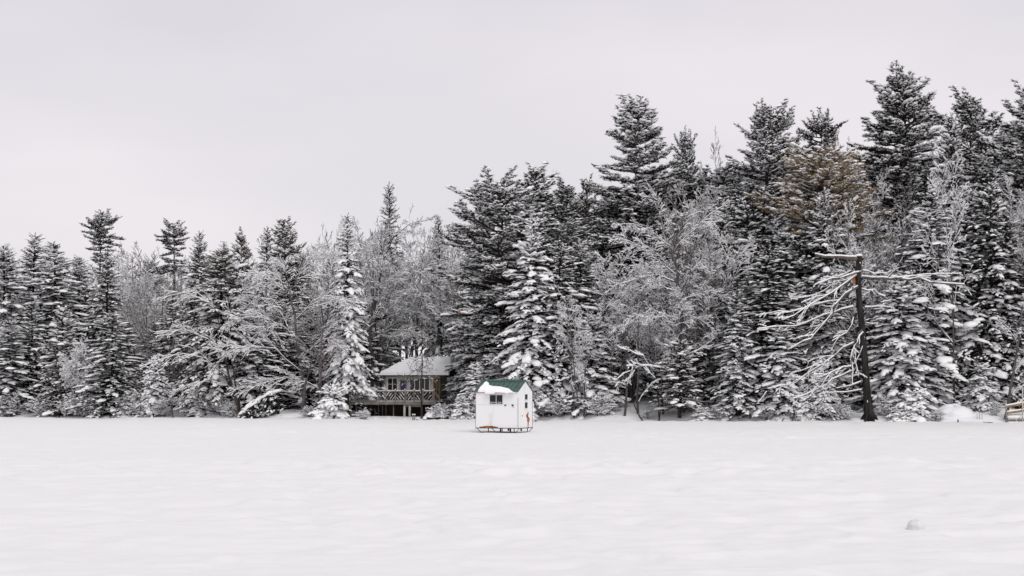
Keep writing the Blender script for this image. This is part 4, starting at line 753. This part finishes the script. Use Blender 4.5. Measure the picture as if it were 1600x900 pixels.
for sx in (-1, 1): m.prism([(sx*hx, -hy, ZB), (sx*hx, hy, ZB), (sx*hx, hy, ZE), (sx*hx, 0, ZP), (sx*hx, -hy, ZE)], (-sx*.04, 0, 0))
for sy in (-1, 1):                                     # long walls of two sheets with a lapped joint
    m.box((0, sy*(hy-.02), (ZB+1.21)/2), (LF-.082, .04, 1.21-ZB)); m.box((0, sy*(hy-.016), (1.213+ZE)/2), (LF-.082, .04, ZE-1.213))
m.box((0, 0, ZB+.02), (LF-.1, LS-.1, .04))
wall = part('wall', m, M['white_paint'], hut)
m = MB(); m.box((hx+.004, -hy-.004, (ZB+ZE)/2-.12), (.012, .012, ZE-ZB-.3)); m.box((hx+.004, hy+.002, (ZB+ZE)/2), (.012, .016, ZE-ZB)); m.box((-hx-.004, -hy+.002, (ZB+ZE)/2), (.012, .016, ZE-ZB-.02))
part('corner_trim', m, M['dark_steel'], hut)
m = MB(); m.box((0, -hy-.012, ZB-.012), (LF+.03, .03, .03)); m.box((hx+.012, 0, ZB-.014), (.03, LS, .03)); m.box((-hx-.012, 0, ZB-.014), (.03, LS, .03)); m.box((0, hy+.012, ZB-.012), (LF+.03, .03, .03))
part('base_rail', m, M['dark_steel'], hut)
# roof: two slopes of standing seam sheet and a ridge cap
sl = math.hypot(hy, ZP-ZE); ny_, nz_ = (ZP-ZE)/sl, hy/sl
m = MB(); OV = .06
for sy in (-1, 1):
    e = np.array([0, sy*(hy+OV*nz_), ZE-OV*ny_]); t_ = np.array([0, 0, ZP]); nn = np.array([0, sy*ny_, nz_])
    a = [(-hx-.05, e[1], e[2]), (hx+.03, e[1], e[2]), (hx+.03, 0, ZP), (-hx-.05, 0, ZP)]; m.prism([np.array(q)+nn*.004 for q in a], nn*.03)
    for i in range(10):
        x_ = -hx-.03+i*(LF+.04)/9; p0 = np.array([x_, e[1], e[2]])+nn*.046; p1 = np.array([x_, sy*.03, ZP-.015])+nn*.046; m.bar(p0, p1, .022, .026)
m.prism([(-hx-.06, -.09, ZP+.02), (-hx-.06, 0, ZP+.072), (-hx-.06, .09, ZP+.02), (-hx-.06, 0, ZP+.045)], (LF+.10, 0, 0))
roof = part('roof', m, M['green_metal'], hut)
m = MB(); m.box((-hx+.26, -hy-.05, ZE-.035), (.6, .018, .035)); part('eave_board', m, M['bare_ply'], hut, 'bare brown strip of eave board at the left')
# snow left on the near slope
tb_s = [0, .085, .095, .115, .18, .24, .34, .56, .75, .87, 1]; tb_t = [-.3, -.1, .5, .93, .78, .56, .46, .37, .19, -.02, -.3]
ns, nt_ = 64, 30; m = MB(); S_, T_ = np.meshgrid(np.linspace(.07, .93, ns), np.linspace(-.16, 1, nt_)); tb = np.interp(S_, tb_s, tb_t)+.03*vnoise(S_*14, T_*5, 41)
lo = np.where(S_ < .27, .02, -.13+.03*vnoise(S_*9, T_*0, 42)); ed = np.minimum(np.clip((tb-T_)/.13, -1, 1), np.clip((T_-lo)/.07+.5, -1, 1)); ed = np.minimum(ed, np.clip((S_-.082)/.02, -1, 1))
th = np.where(ed > 0, (.065*np.sqrt(np.clip(ed, 0, 1))+.02*vnoise(S_*8, T_*4, 43)*np.clip(ed, 0, 1)), -.03)+.012
sx_ = -hx-.05+S_*(LF+.08); yy = -(hy+OV*nz_)+(hy+OV*nz_)*T_; zz = (ZE-OV*ny_)+(ZP-ZE+OV*ny_)*T_; drop = np.clip(-T_, 0, 1)
v = np.stack([sx_, yy-ny_*th+drop*.10, zz+nz_*th+.04*nz_-drop*.10], -1).reshape(-1, 3); iq = np.arange(ns*nt_).reshape(nt_, ns); keep = np.maximum(np.maximum(ed[:-1, :-1], ed[:-1, 1:]), np.maximum(ed[1:, 1:], ed[1:, :-1])) > -.35
a, b, c, d = iq[:-1, :-1][keep], iq[:-1, 1:][keep], iq[1:, 1:][keep], iq[1:, :-1][keep]; m.add(v, np.concatenate([np.stack([a, b, c], 1), np.stack([a, c, d], 1)]), 0, True)
part('snow_patch', m, M['snow'], roof, fix=False)
def hut_window(parent, c, ax, w_, h_, mull, name='window'):
    """c: centre on the wall, ax: unit vector along the wall, outward normal = ax x z"""
    ax = np.array(ax, float); n_ = np.cross(ax, [0, 0, 1.]); c = np.array(c, float); mm = MB(); A = np.stack([ax, n_, [0, 0, 1.]])
    f = .022
    for sg in (-1, 1):
        mm.box(c+ax*sg*(w_/2)+n_*.014, (f, .034, h_+f), ax=A); mm.box(c+np.array([0, 0, sg*h_/2])+n_*.016, (w_-f, .034, f), ax=A)
    for k in range(mull): mm.box(c+ax*w_*((k+1)/(mull+1)-.5)+n_*.012, (f*.9, .026, h_-f), ax=A)
    o = part(name, mm, M['frame_white'], parent); p = MB(); p.box(c+n_*.003, (w_-f*.5, .006, h_-f*.5), ax=A); part('pane', p, M['pane'], o); return o
wo = hut_window(hut, (-.018, -hy, 1.432), (1, 0, 0), .61, .40, 1); m = MB(); rr = np.random.default_rng(3)
for i in range(16): m.inst(PAD[i % 6], np.array([[-.018+rr.uniform(-.27, .27), -hy-.010, 1.252+rr.uniform(0, .075)]]), np.array([[1., 0, 0]]), np.array([[rr.uniform(.02, .045), .008, rr.uniform(.015, .035)]]), 0, True)
M['frost'] = mat('frost', (.55, .6, .75), .6, .2); part('frost', m, M['frost'], wo)
for z_, h_ in ((1.54, .245), (1.18, .275)): hut_window(hut, (hx, -hy+.535*LS, z_), (0, 1, 0), .36, h_, 0)
def patch(pts, f, nrm, name, label, parent, mt):
    mm = MB(); mm.prism([f(*q) for q in pts], np.array(nrm)*.006); return part(name, mm, mt, parent, label)
fx = lambda px, py: np.array([-hx+((720+px/7.5)-742.7)/66.6*LF, -hy-.001, (677-(575+py/7.5))/36.9])
fs = lambda px, py: np.array([hx+.001, -hy+((720+px/7.5)-809.3)/23.4*LS, (677-(575+py/7.5))/36.9])
patch([(214, 704), (216, 692), (245, 690), (262, 683), (290, 684), (300, 678), (330, 682), (360, 679), (385, 686), (415, 689), (434, 693), (436, 704)], fx, (0, -1, 0), 'peeled_patch', 'long strip of peeled paint showing orange wood', wall, M['bare_ply'])
patch([(790, 508), (797, 525), (794, 548), (784, 560), (787, 582), (800, 578), (812, 600), (810, 625), (800, 640), (795, 706), (787, 706), (786, 640), (776, 618), (783, 600), (770, 580), (767, 552), (784, 535)], fs, (1, 0, 0), 'peeled_patch', 'crooked peeled patch of orange wood on the end wall', wall, M['bare_ply'])
m = MB()
for a, b, s_ in ((522, 437, .035), (608, 437, .04), (617, 458, .016)):
    c = fx(a, b); m.tube([c, c+np.array([0, -.03, 0])], [s_, s_], 10)
part('vent_hole', m, M['black_edge'], wall)
M['joint'] = mat('joint', (.55, .54, .53), .7, .2); m = MB(); m.box((0, -hy-.0015, 1.2115), (LF-.09, .006, .008))
for i in range(15): m.box((-hx+.07+i*(LF-.14)/14, -hy-.002, 1.235+.004*(i % 2)), (.009, .006, .009)); m.box((-hx+.07+i*(LF-.14)/14, -hy-.002, .245), (.009, .006, .009))
part('sheet_joint', m, M['joint'], wall)
m = MB(); c = fs(720, 562); m.box(c, (.03, .06, .05)); part('latch', m, M['bare_ply'], wall)
m = MB(); m.box((hx+.003, -hy+.27, .95), (.005, .012, 1.36)); m.box((hx+.003, hy-.18, .95), (.005, .012, 1.36)); part('door_seam', m, M['frame_white'], wall)
for sy in (-1, 1):
    m = MB(); y_ = sy*hy*.92
    m.tube([(-hx+.02, y_, .20), (-hx+.22, y_, .025), (-hx+.5, y_, .012), (hx-.5, y_, .012), (hx-.14, y_, .025), (hx+.04, y_, .20)], .014, 7)
    for x_ in (-hx+.56, hx-.03-.0): m.box((x_ if x_ < 0 else hx-.2, y_, .105), (.03, .03, .19))
    part('runner', m, M['dark_steel'], hut)
for x_, sy in ((.13, -1), (.58, -1), (-.1, 1), (.5, 1)):
    m = MB(); m.box((x_, sy*hy*.86, .125), (.05, .07, .145)); part('skid_block', m, M['black_edge'], hut)

# ------------------------------------------------------------------ the cottage and its deck
M['shingle'] = mat('shingle', (.55, .48, .34), .8, .1, noise_col((.50, .46, .37), (.70, .66, .56), 5, bump=.6, stretch=(.6, .6, 7), bscale=3, dist=.03))
M['old_wood'] = mat('old_wood', (.25, .23, .21), .85, .1, noise_col((.15, .135, .12), (.34, .32, .30), 4))
M['pale_log'] = mat('pale_log', (.6, .59, .57), .8, .1, noise_col((.45, .43, .41), (.68, .67, .65), 5))
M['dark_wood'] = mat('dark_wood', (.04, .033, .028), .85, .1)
M['purple'] = mat('purple', (.07, .04, .26), .6, .2); M['yellow_wood'] = mat('yellow_wood', (.26, .17, .055), .7, .2)
def snow_cap(xs, ys, hf, th, edge, seed, amp=.03):
    """a blanket of snow over a height function on a rectangle, rounded down at its rim"""
    X, Y = np.meshgrid(xs, ys); ex = np.minimum(X-xs[0], xs[-1]-X); ey = np.minimum(Y-ys[0], ys[-1]-Y); q = np.clip(np.minimum(ex, ey)/edge, 0, 1)
    Z = hf(X, Y)+th*np.sqrt(1-(1-q)**2)+amp*vnoise(X*2.2, Y*2.2, seed)*q; n, k = X.shape; v = np.stack([X, Y, Z], -1).reshape(-1, 3); i = np.arange(n*k).reshape(n, k)
    a, b, c, d = i[:-1, :-1].ravel(), i[:-1, 1:].ravel(), i[1:, 1:].ravel(), i[1:, :-1].ravel(); mm = MB(); mm.add(v, np.concatenate([np.stack([a, b, c], 1), np.stack([a, c, d], 1)]), 0, True); return mm
YC = 103.5; PC = R(4.5); LX = 85.6/F*YC; LY = 4.0; cc = P(687, 626, YC); ux = np.array([math.cos(PC), -math.sin(PC), 0])
org = cc-ux*LX; FZ = float(cc[2]); cot = thing('cottage', 'small cream shingled lakeside cottage under a snowy hipped roof', 'cottage', org, -PC)
def cx(px): return (px-601.4)/85.6*LX
def cz(py): return CAMZ+(HZ-py)/F*YC-FZ
ZEv = cz(584.5)
m = MB()
for a, b in ((0, LX),): m.box((LX/2, .06, ZEv/2-.1), (LX, .12, ZEv+.2)); m.box((LX/2, LY-.06, ZEv/2-.1), (LX, .12, ZEv+.2)); m.box((.06, LY/2, ZEv/2-.1), (.12, LY-.245, ZEv+.2)); m.box((LX-.06, LY/2, ZEv/2-.1), (.12, LY-.245, ZEv+.2))
ZR = 1.18
m.prism([(LX-.12, .1, ZEv-.02), (LX-.12, LY-.1, ZEv-.02), (LX-.12, LY/2, ZEv+ZR*.82)], (.118, 0, 0)); cw = part('wall', m, M['shingle'], cot)
m = MB(); m.box((LX/2, LY/2, -.16), (LX+.06, LY+.06, .12)); part('floor_frame', m, M['dark_wood'], cot)
x0, x1, y0, y1 = -.36, LX+.72, -.42, LY+.42
def rh(X, Y): return ZEv-.06+np.minimum(np.minimum((Y-y0), (y1-Y)), (X-x0)*1.25)*ZR/(LY/2+.42)
m = MB(); rxl = x0+(LY/2+.42)/1.25; ry = LY/2; rz_ = float(rh(rxl+.01, ry)); e_ = ZEv-.06
A_, B_, C_, D2, E_, F_ = (x0, y0, e_), (x1, y0, e_), (x1, y1, e_), (x0, y1, e_), (rxl, ry, rz_), (x1, ry, rz_); vs = np.array([A_, B_, C_, D2, E_, F_]); vs = np.concatenate([vs, vs-[0, 0, .09]])
tr_ = [(0, 1, 5), (0, 5, 4), (2, 3, 4), (2, 4, 5), (3, 0, 4)]; m.add(vs, tr_+[(a+6, c+6, b+6) for a, b, c in tr_]+[(0, 6, 7), (0, 7, 1), (1, 7, 11), (1, 11, 5), (5, 11, 8), (5, 8, 2), (2, 8, 9), (2, 9, 3), (3, 9, 6), (3, 6, 0)])
rf = part('roof', m, M['dark_wood'], cot); part('roof_snow', snow_cap(np.linspace(x0-.03, x1+.03, 70), np.linspace(y0-.04, y1+.04, 70), rh, .22, .16, 21, .05), M['snow'], rf)
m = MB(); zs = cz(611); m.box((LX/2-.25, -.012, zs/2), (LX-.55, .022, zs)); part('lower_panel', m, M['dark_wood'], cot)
m = MB(); m.box((LX/2, -.06, -.75), (LX+.3, .05, 1.3)); part('underfloor_shade', m, M['dark_wood'], cot)  # added dark sheet that stands in for the shade below the floor
def cot_window(xa, xb, ya, yb, mull, hmul=0, mt='frame_white', name='window', pane='pane'):
    a, b, t, q = cx(xa), cx(xb), cz(ya), cz(yb); mm = MB(); f = .07; c = np.array([(a+b)/2, 0, (t+q)/2])
    for sg in (-1, 1): mm.box((c[0]+sg*((b-a)/2), -.025, c[2]), (f, .06, t-q+f)); mm.box((c[0], -.022, c[2]+sg*(t-q)/2), (b-a-f, .06, f))
    for k in range(mull): mm.box((a+(b-a)*(k+1)/(mull+1), -.02, c[2]), (f*.8, .05, t-q-f))
    for k in range(hmul): mm.box((c[0], -.018, q+(t-q)*(k+1)/(hmul+1)), (b-a-f, .04, .03))
    o = part(name, mm, M[mt], cot); p = MB(); p.box((c[0], -.004, c[2]), (b-a-.03, .012, t-q-.03)); part('pane', p, M[pane], o); return o
cot_window(604.8, 620.6, 590.5, 610, 1, 1); cot_window(639.8, 671.2, 591, 610, 3)
d_ = cot_window(624.8, 634.2, 594.5, 625, 0, 0, 'old_wood', 'door'); m = MB(); a, b = cx(628.8), cx(633.8); m.box(((a+b)/2, -.018, (cz(596)+cz(611))/2), (b-a, .012, cz(596)-cz(611))); part('curtain', m, M['purple'], d_, 'bright purple curtain in the door glass')
cot_window(677.6, 686.2, 591, 625, 1, 1, 'yellow_wood', 'door')
m = MB()
for x_ in (.2, LX/2, LX-.2):
    for y_ in (.3, LY-.3): m.box((x_, y_, -1.1), (.2, .2, 1.9))
part('foundation_post', m, M['dark_wood'], cot)

YD = 100.2; xl, xr = (546-CX)/F*YD, (679-CX)/F*YD; dk = thing('wooden_deck', 'raised wooden deck with a lattice railing along the front of the cottage', 'deck', ((xl+xr)/2, YD, 0)); W = xr-xl; zt = CAMZ+(HZ-611.5)/F*YD; zf = CAMZ+(HZ-627.5)/F*YD
dx = lambda px: (px-CX)/F*YD-(xl+xr)/2
m = MB(); m.box((0, 1.45, zf-.06), (W, 2.9, .08)); m.box((0, -.03, zf-.10), (W+.04, .05, .22)); part('deck_floor', m, M['old_wood'], dk)
part('deck_snow', snow_cap(np.linspace(-W/2, W/2, 60), np.linspace(.12, 2.85, 24), lambda a, b: a*0+zf-.02, .11, .12, 31), M['snow'], dk)
pp = [dx(q) for q in (547, 560, 574, 588.2, 603, 617.8, 632.6, 647, 661, 678.4)]
for x_ in pp:
    m = MB(); m.box((x_, .03, (zf+zt)/2+.04), (.085, .085, zt-zf+.14)); m.inst(PAD[1], np.array([[x_, .03, zt+.13]]), np.array([[1., 0, 0]]), np.array([[.075, .075, .06]]), 1, True); part('railing_post', m, [M['old_wood'], M['snow']], dk)
for a, b in zip(pp[:-1], pp[1:]):
    m = MB(); a += .045; b -= .045; w_ = b-a; h_ = zt-zf-.16; z0 = zf+.1
    m.box(((a+b)/2, .03, zt), (w_, .06, .06)); m.box(((a+b)/2, .03, zf+.07), (w_, .05, .05))
    flip = (pp.index(a-.045) % 2) if (a-.045) in pp else 0
    for k in np.arange(-.75, 1., .36):                 # slanting slats, each panel leaning the other way from the next
        lo_, hi_ = max(0., -k/.75), min(1., (1-k)/.75)
        if hi_-lo_ < .12: continue
        xa_, xb_ = k+.75*lo_, k+.75*hi_
        if flip: xa_, xb_ = 1-xa_, 1-xb_
        A2 = np.array([a+w_*xa_, .03, z0+h_*lo_]); B2 = np.array([a+w_*xb_, .03, z0+h_*hi_]); m.bar(A2, B2, .022, .045)
        for _ in range(int(rng.integers(1, 4))):
            f0 = rng.uniform(.1, .9); m.inst(PAD[int(rng.integers(6))], (A2+(B2-A2)*f0+[0, 0, .035])[None], (B2-A2)[None], np.array([[rng.uniform(.06, .16), .04, rng.uniform(.02, .045)]]), 1, True)
    m.box(((a+b)/2, .03, zt+.055), (w_, .08, .05), mi=1); part('railing_panel', m, [M['old_wood'], M['snow']], dk)
for px_, r_, mt, yy_ in ((631.8, .085, 'pale_log', .1), (640, .085, 'pale_log', .1), (614, .05, 'old_wood', .5), (570, .05, 'old_wood', .3), (556, .06, 'old_wood', .3), (600, .05, 'old_wood', 1.6), (668, .07, 'dark_wood', 1.2)):
    m = MB(); m.tube([(dx(px_), yy_, -.2), (dx(px_), yy_, zf-.11)], [r_, r_*.95], 10); part('support_post', m, M[mt], dk)
m = MB(); m.box((dx(645), .2, zf-.29), (1.2, .16, .16)); part('cross_beam', m, M['old_wood'], dk)
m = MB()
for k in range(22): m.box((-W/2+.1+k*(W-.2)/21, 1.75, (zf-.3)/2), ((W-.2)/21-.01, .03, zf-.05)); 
part('deck_shade', m, M['dark_wood'], dk)  # row of near-black boards added to imitate the shadow under the deck
m = MB(); m.bar((dx(678.5), -.05, zt), (dx(687), -.4, zf+.25), .05, .06); m.bar((dx(678.5), -.05, zf), (dx(689), -.5, .5), .05, .2); m.box((dx(687), -.4, (zf+.25)/2+.25), (.07, .07, zf-.25)); part('stair_rail', m, M['old_wood'], dk)

# ------------------------------------------------------------------ small things along the shore and on the ice
M['lump_grey'] = mat('lump_grey', (.66, .655, .665), .6, .2, noise_col((.64, .635, .645), (.76, .755, .76), 14, bump=.5, bscale=18, dist=.02))  # a little greyer than the lake snow, with fine mottling
def blob(name, px, py, Y, wd, ht, dp, label, cat, seed, mt=('bank_snow',), rock=False, group=None, rough=1.):
    """rounded mound, its rim sunk in the snow; optional dark rock below the snow cap"""
    r = np.random.default_rng(seed); nu, nv = 28, 12; th = np.linspace(0, 2*PI, nu, endpoint=False); ph = np.linspace(0, PI/2, nv); T, Q = np.meshgrid(th, ph)
    rad = 1+.24*rough*vnoise(np.cos(T)*1.4+seed, np.sin(T)*1.4+Q, seed)+.12*rough*vnoise(np.cos(T)*3.5, np.sin(T)*3.5+Q*2, seed+1)
    v = np.stack([wd/2*rad*np.cos(T)*np.cos(Q)**.8, dp/2*rad*np.sin(T)*np.cos(Q)**.8, ht*rad*np.sin(Q)**.9-.04*(Q == 0)], -1).reshape(-1, 3); i = np.arange(nu*nv).reshape(nv, nu); j = np.roll(i, -1, 1)
    t = np.concatenate([np.stack([i[:-1], j[:-1], j[1:]], -1).reshape(-1, 3), np.stack([i[:-1], j[1:], i[1:]], -1).reshape(-1, 3)]); mm = MB()
    zc = v[t][:, :, 2].mean(1); low = rock & (zc < ht*.33)
    mm.add(v, t[~low], 0, True)
    if rock: mm.add(v, t[low], 1, True)
    x = (px-CX)/F*Y; z = CAMZ+(HZ-py)/F*Y; return tagged(name, mm, [M[q] for q in mt], label, cat, (x, Y, z), group)
blob('snow_lump', 1431, 824, 17.9, .21, .09, .18, 'small rounded lump of snow lying alone on the near ice', 'snow lump', 5, ('lump_grey',), rough=.45)
xq, Yq, g = site(681, 1.3); blob('boulder', 681, HZ-(g-CAMZ)*F/Yq, Yq, 1.5, .62, 1.4, 'long boulder under a smooth snow cap beside the cottage stairs', 'boulder', 8, ('bank_snow', 'dark_wood'), True)
xq, Yq, g = site(1490, 1.5); blob('snow_mound', 1490, HZ-(g-.5-CAMZ)*F/Yq, Yq, 2.4, .95, 1.8, 'round smooth snow mound on the right shore', 'snow mound', 12)
for i, (px, d, w_, h_, lab) in enumerate(((587, .15, .16, .16, 'small snow-capped stone under the left part of the deck'), (607, .15, .15, .2, 'small snow-capped stone in front of the thin deck post'), (633, -.3, .14, .14, 'small dark stone at the foot of the pale deck logs'), (652.5, .2, .2, .2, 'small snow-capped stone right of the two short posts'), (663.5, .3, .3, .25, 'dark snow-topped stone at the foot of the dead spruce'),
                                        (1200, .1, .5, .14, 'flat snowy stone at the shoreline below the drooping snag limbs'), (1545, .1, .6, .12, 'flat snowy stone at the shoreline left of the dock'), (1105, .1, .4, .12, 'flat snowy stone below the curved cedar stems'), (838, .15, .5, .12, 'flat snowy stone at the shoreline right behind the ice hut'))):
    xq, Yq, g = site(px, d); blob('stone', px, HZ-(max(g, -.02)-CAMZ)*F/Yq, Yq, w_, h_, w_*.9, lab, 'stone', 40+i, ('bank_snow', 'dark_wood'), True, 'stones at the shoreline')
for px, lab in ((645, 'left one of the two short snow-topped posts below the deck'), (647.8, 'right one of the two short snow-topped posts below the deck')):
    xq, Yq, g = site(px, -.1); m = MB(); m.tube([(0, 0, -.2), (0, 0, .40)], [.045, .045], 9, 0); m.inst(PAD[2], np.array([[0, 0, .42]]), np.array([[1., 0, 0]]), np.array([[.06, .06, .05]]), 1, True); tagged('short_post', m, [M['old_wood'], M['snow']], lab, 'post', (xq, Yq, g), 'short posts below the deck')
for px, h_, lab in ((1526.5, .42, 'left one of three thin dead stalks in the snow of the right shore'), (1530.2, .55, 'middle one of three thin dead stalks in the snow of the right shore'), (1534.2, .62, 'right one of three thin dead stalks in the snow of the right shore')):
    xq, Yq, g = site(px, .5); m = MB(); m.tube([(0, 0, -.1), (.015, 0, h_*.5), (-.01, 0, h_)], [.014, .012, .008], 6, 0)
    for k in range(4): m.inst(PAD[k], np.array([[.02*(-1)**k, 0, h_+.02*k]]), np.array([[1., 0, .4]]), np.array([[.03, .02, .02]]), 1, True)
    tagged('dead_stalk', m, [M['dead_wood'], M['snow']], lab, 'plant', (xq, Yq, g), 'dead stalks on the right shore')
M['marker'] = mat('marker', (.03, .025, .13), .5, .3); xq, Yq, g = site(1493.5, .02); m = MB(); m.tube([(0, 0, -.1), (0, 0, .16)], [.04, .04], 8); m.tube([(0, 0, .16), (0, 0, .2)], [.028, .028], 8); tagged('marker_stub', m, M['marker'], 'tiny dark blue marker in front of the round snow mound', 'marker', (xq, Yq-.4, max(g, 0)))
# snowy steps climbing the bank
xq, Yq, g = site(1562, 3.2); st = thing('garden_steps', 'snow-filled steps climbing the bank above the wooden dock', 'steps', (xq, Yq, g-.15))
for k in range(6):
    m = MB(); m.box((k*.06, k*.42, .10+k*.16), (1.1, .45, .22)); sp_ = part('step', m, M['old_wood'], st); q = snow_cap(np.linspace(-.57, .57, 14)+k*.06, np.linspace(-.24, .22, 8)+k*.42, lambda a, b: a*0+.205+k*.16, .09, .08, 60+k, .02); part('step_snow', q, M['snow'], sp_)
# wooden dock pulled ashore
YK = 82.0; kx = lambda px: (px-1571)/F*YK; kz = lambda py: CAMZ+(HZ-py)/F*YK
M['orange_wood'] = mat('orange_wood', (.42, .24, .10), .8, .15, noise_col((.20, .115, .055), (.38, .25, .14), 5, stretch=(.4, 1, 3)))
dock = thing('wooden_dock', 'wooden dock with orange rails and snowy top, cut by the right edge', 'dock', ((1571-CX)/F*YK, YK, 0))
m = MB()
for k in range(7): m.box((1.45, .1+k*.2, kz(653.4)), (2.75, .185, .05))
m.box((1.45, -.03, kz(654)), (2.8, .05, .11)); part('platform', m, M['pale_log'], dock)
part('platform_snow', snow_cap(np.linspace(.12, 2.8, 40), np.linspace(.0, 1.4, 20), lambda a, b: a*0+kz(652.8), .22, .3, 51, .04), M['snow'], dock)
for za, zb, yy_ in ((635.5, 630.2, -.02), (645.5, 641.5, .0)):
    m = MB(); a = np.array([kx(1571), yy_, kz(za)]); b = np.array([kx(1602), yy_, kz(zb)]); m.bar(a, b, .08, .13); m.bar(a+[0, 0, .09], b+[0, 0, .10], .10, .07, 1); part('rail', m, [M['orange_wood'], M['snow']], dock)
for x_, z1, z0, r_ in ((kx(1571.5), kz(634), -.1, .05), (kx(1574), kz(653), -.1, .035), (kx(1592), kz(653), -.1, .03), (kx(1597), kz(605), -.1, .035), (kx(1618), kz(640), -.1, .05)):
    m = MB(); m.tube([(x_, -.09, z0), (x_, -.09, z1)], [r_, r_], 8); part('post', m, M['old_wood'] if z1 < kz(610) else M['pale_log'], dock)
m = MB(); m.bar((kx(1586), -.02, kz(654.5)), (kx(1592), -.02, -.02), .03, .04); part('brace', m, M['pale_log'], dock)
# evergreen bowed to the ice under a slab of snow
xq, Yq, g = site(402, .3); bs = thing('bowed_shrub', 'dark evergreen bowed to the ice under a thick slab of snow', 'shrub', (xq, Yq, g)); base = np.array([xq, Yq, g]); r = np.random.default_rng(91)
line = np.array([P(a, b, Yq+q)-base for a, b, q in ((434, 612, .3), (420, 616, .1), (404, 625, -.1), (390, 635, -.3), (379, 646, -.4))])
m = MB(); m.tube([P(434, 656, Yq+.4)-base, P(436, 630, Yq+.4)-base, line[0], line[2]], [.09, .08, .06, .03], 8); part('trunk', m, M['bark'], bs)
u = r.random(900); k = np.clip((u*4).astype(int), 0, 3); f = u*4-k; pp_ = line[k]*(1-f)[:, None]+line[k+1]*f[:, None]; dn = r.random(900); O = pp_+np.stack([r.normal(size=900)*.18, r.normal(size=900)*.35, -dn*np.clip(pp_[:, 2]*.85, .1, 1.4)], 1)
D = np.stack([-.5+r.normal(size=900)*.5, r.normal(size=900)*.6-.3, -r.uniform(.1, 1, 900)], 1); m = MB(); m.multi(SPRAY, O, D, r.uniform(.22, .42, 900), 0, False, r)
q = r.random(900) < .22; m.multi(PAD, O[q]+D[q]*.1, D[q], np.stack([r.uniform(.08, .2, q.sum()), r.uniform(.05, .12, q.sum()), r.uniform(.03, .07, q.sum())], 1), 1, True, r); part('foliage', m, [M['needles'], M['snow']], bs)
m = MB()
for i in range(60):
    f = r.random()*4; k = min(int(f), 3); f -= k; c = line[k]*(1-f)+line[k+1]*f+np.array([r.normal()*.06, r.normal()*.22, .02+r.normal()*.03]); d = line[k+1]-line[k]; m.inst(PAD[i % 6], c[None], d[None], np.array([[r.uniform(.28, .5), r.uniform(.18, .32), r.uniform(.10, .17)]]), 0, True)
part('snow_slab', m, M['snow'], bs)
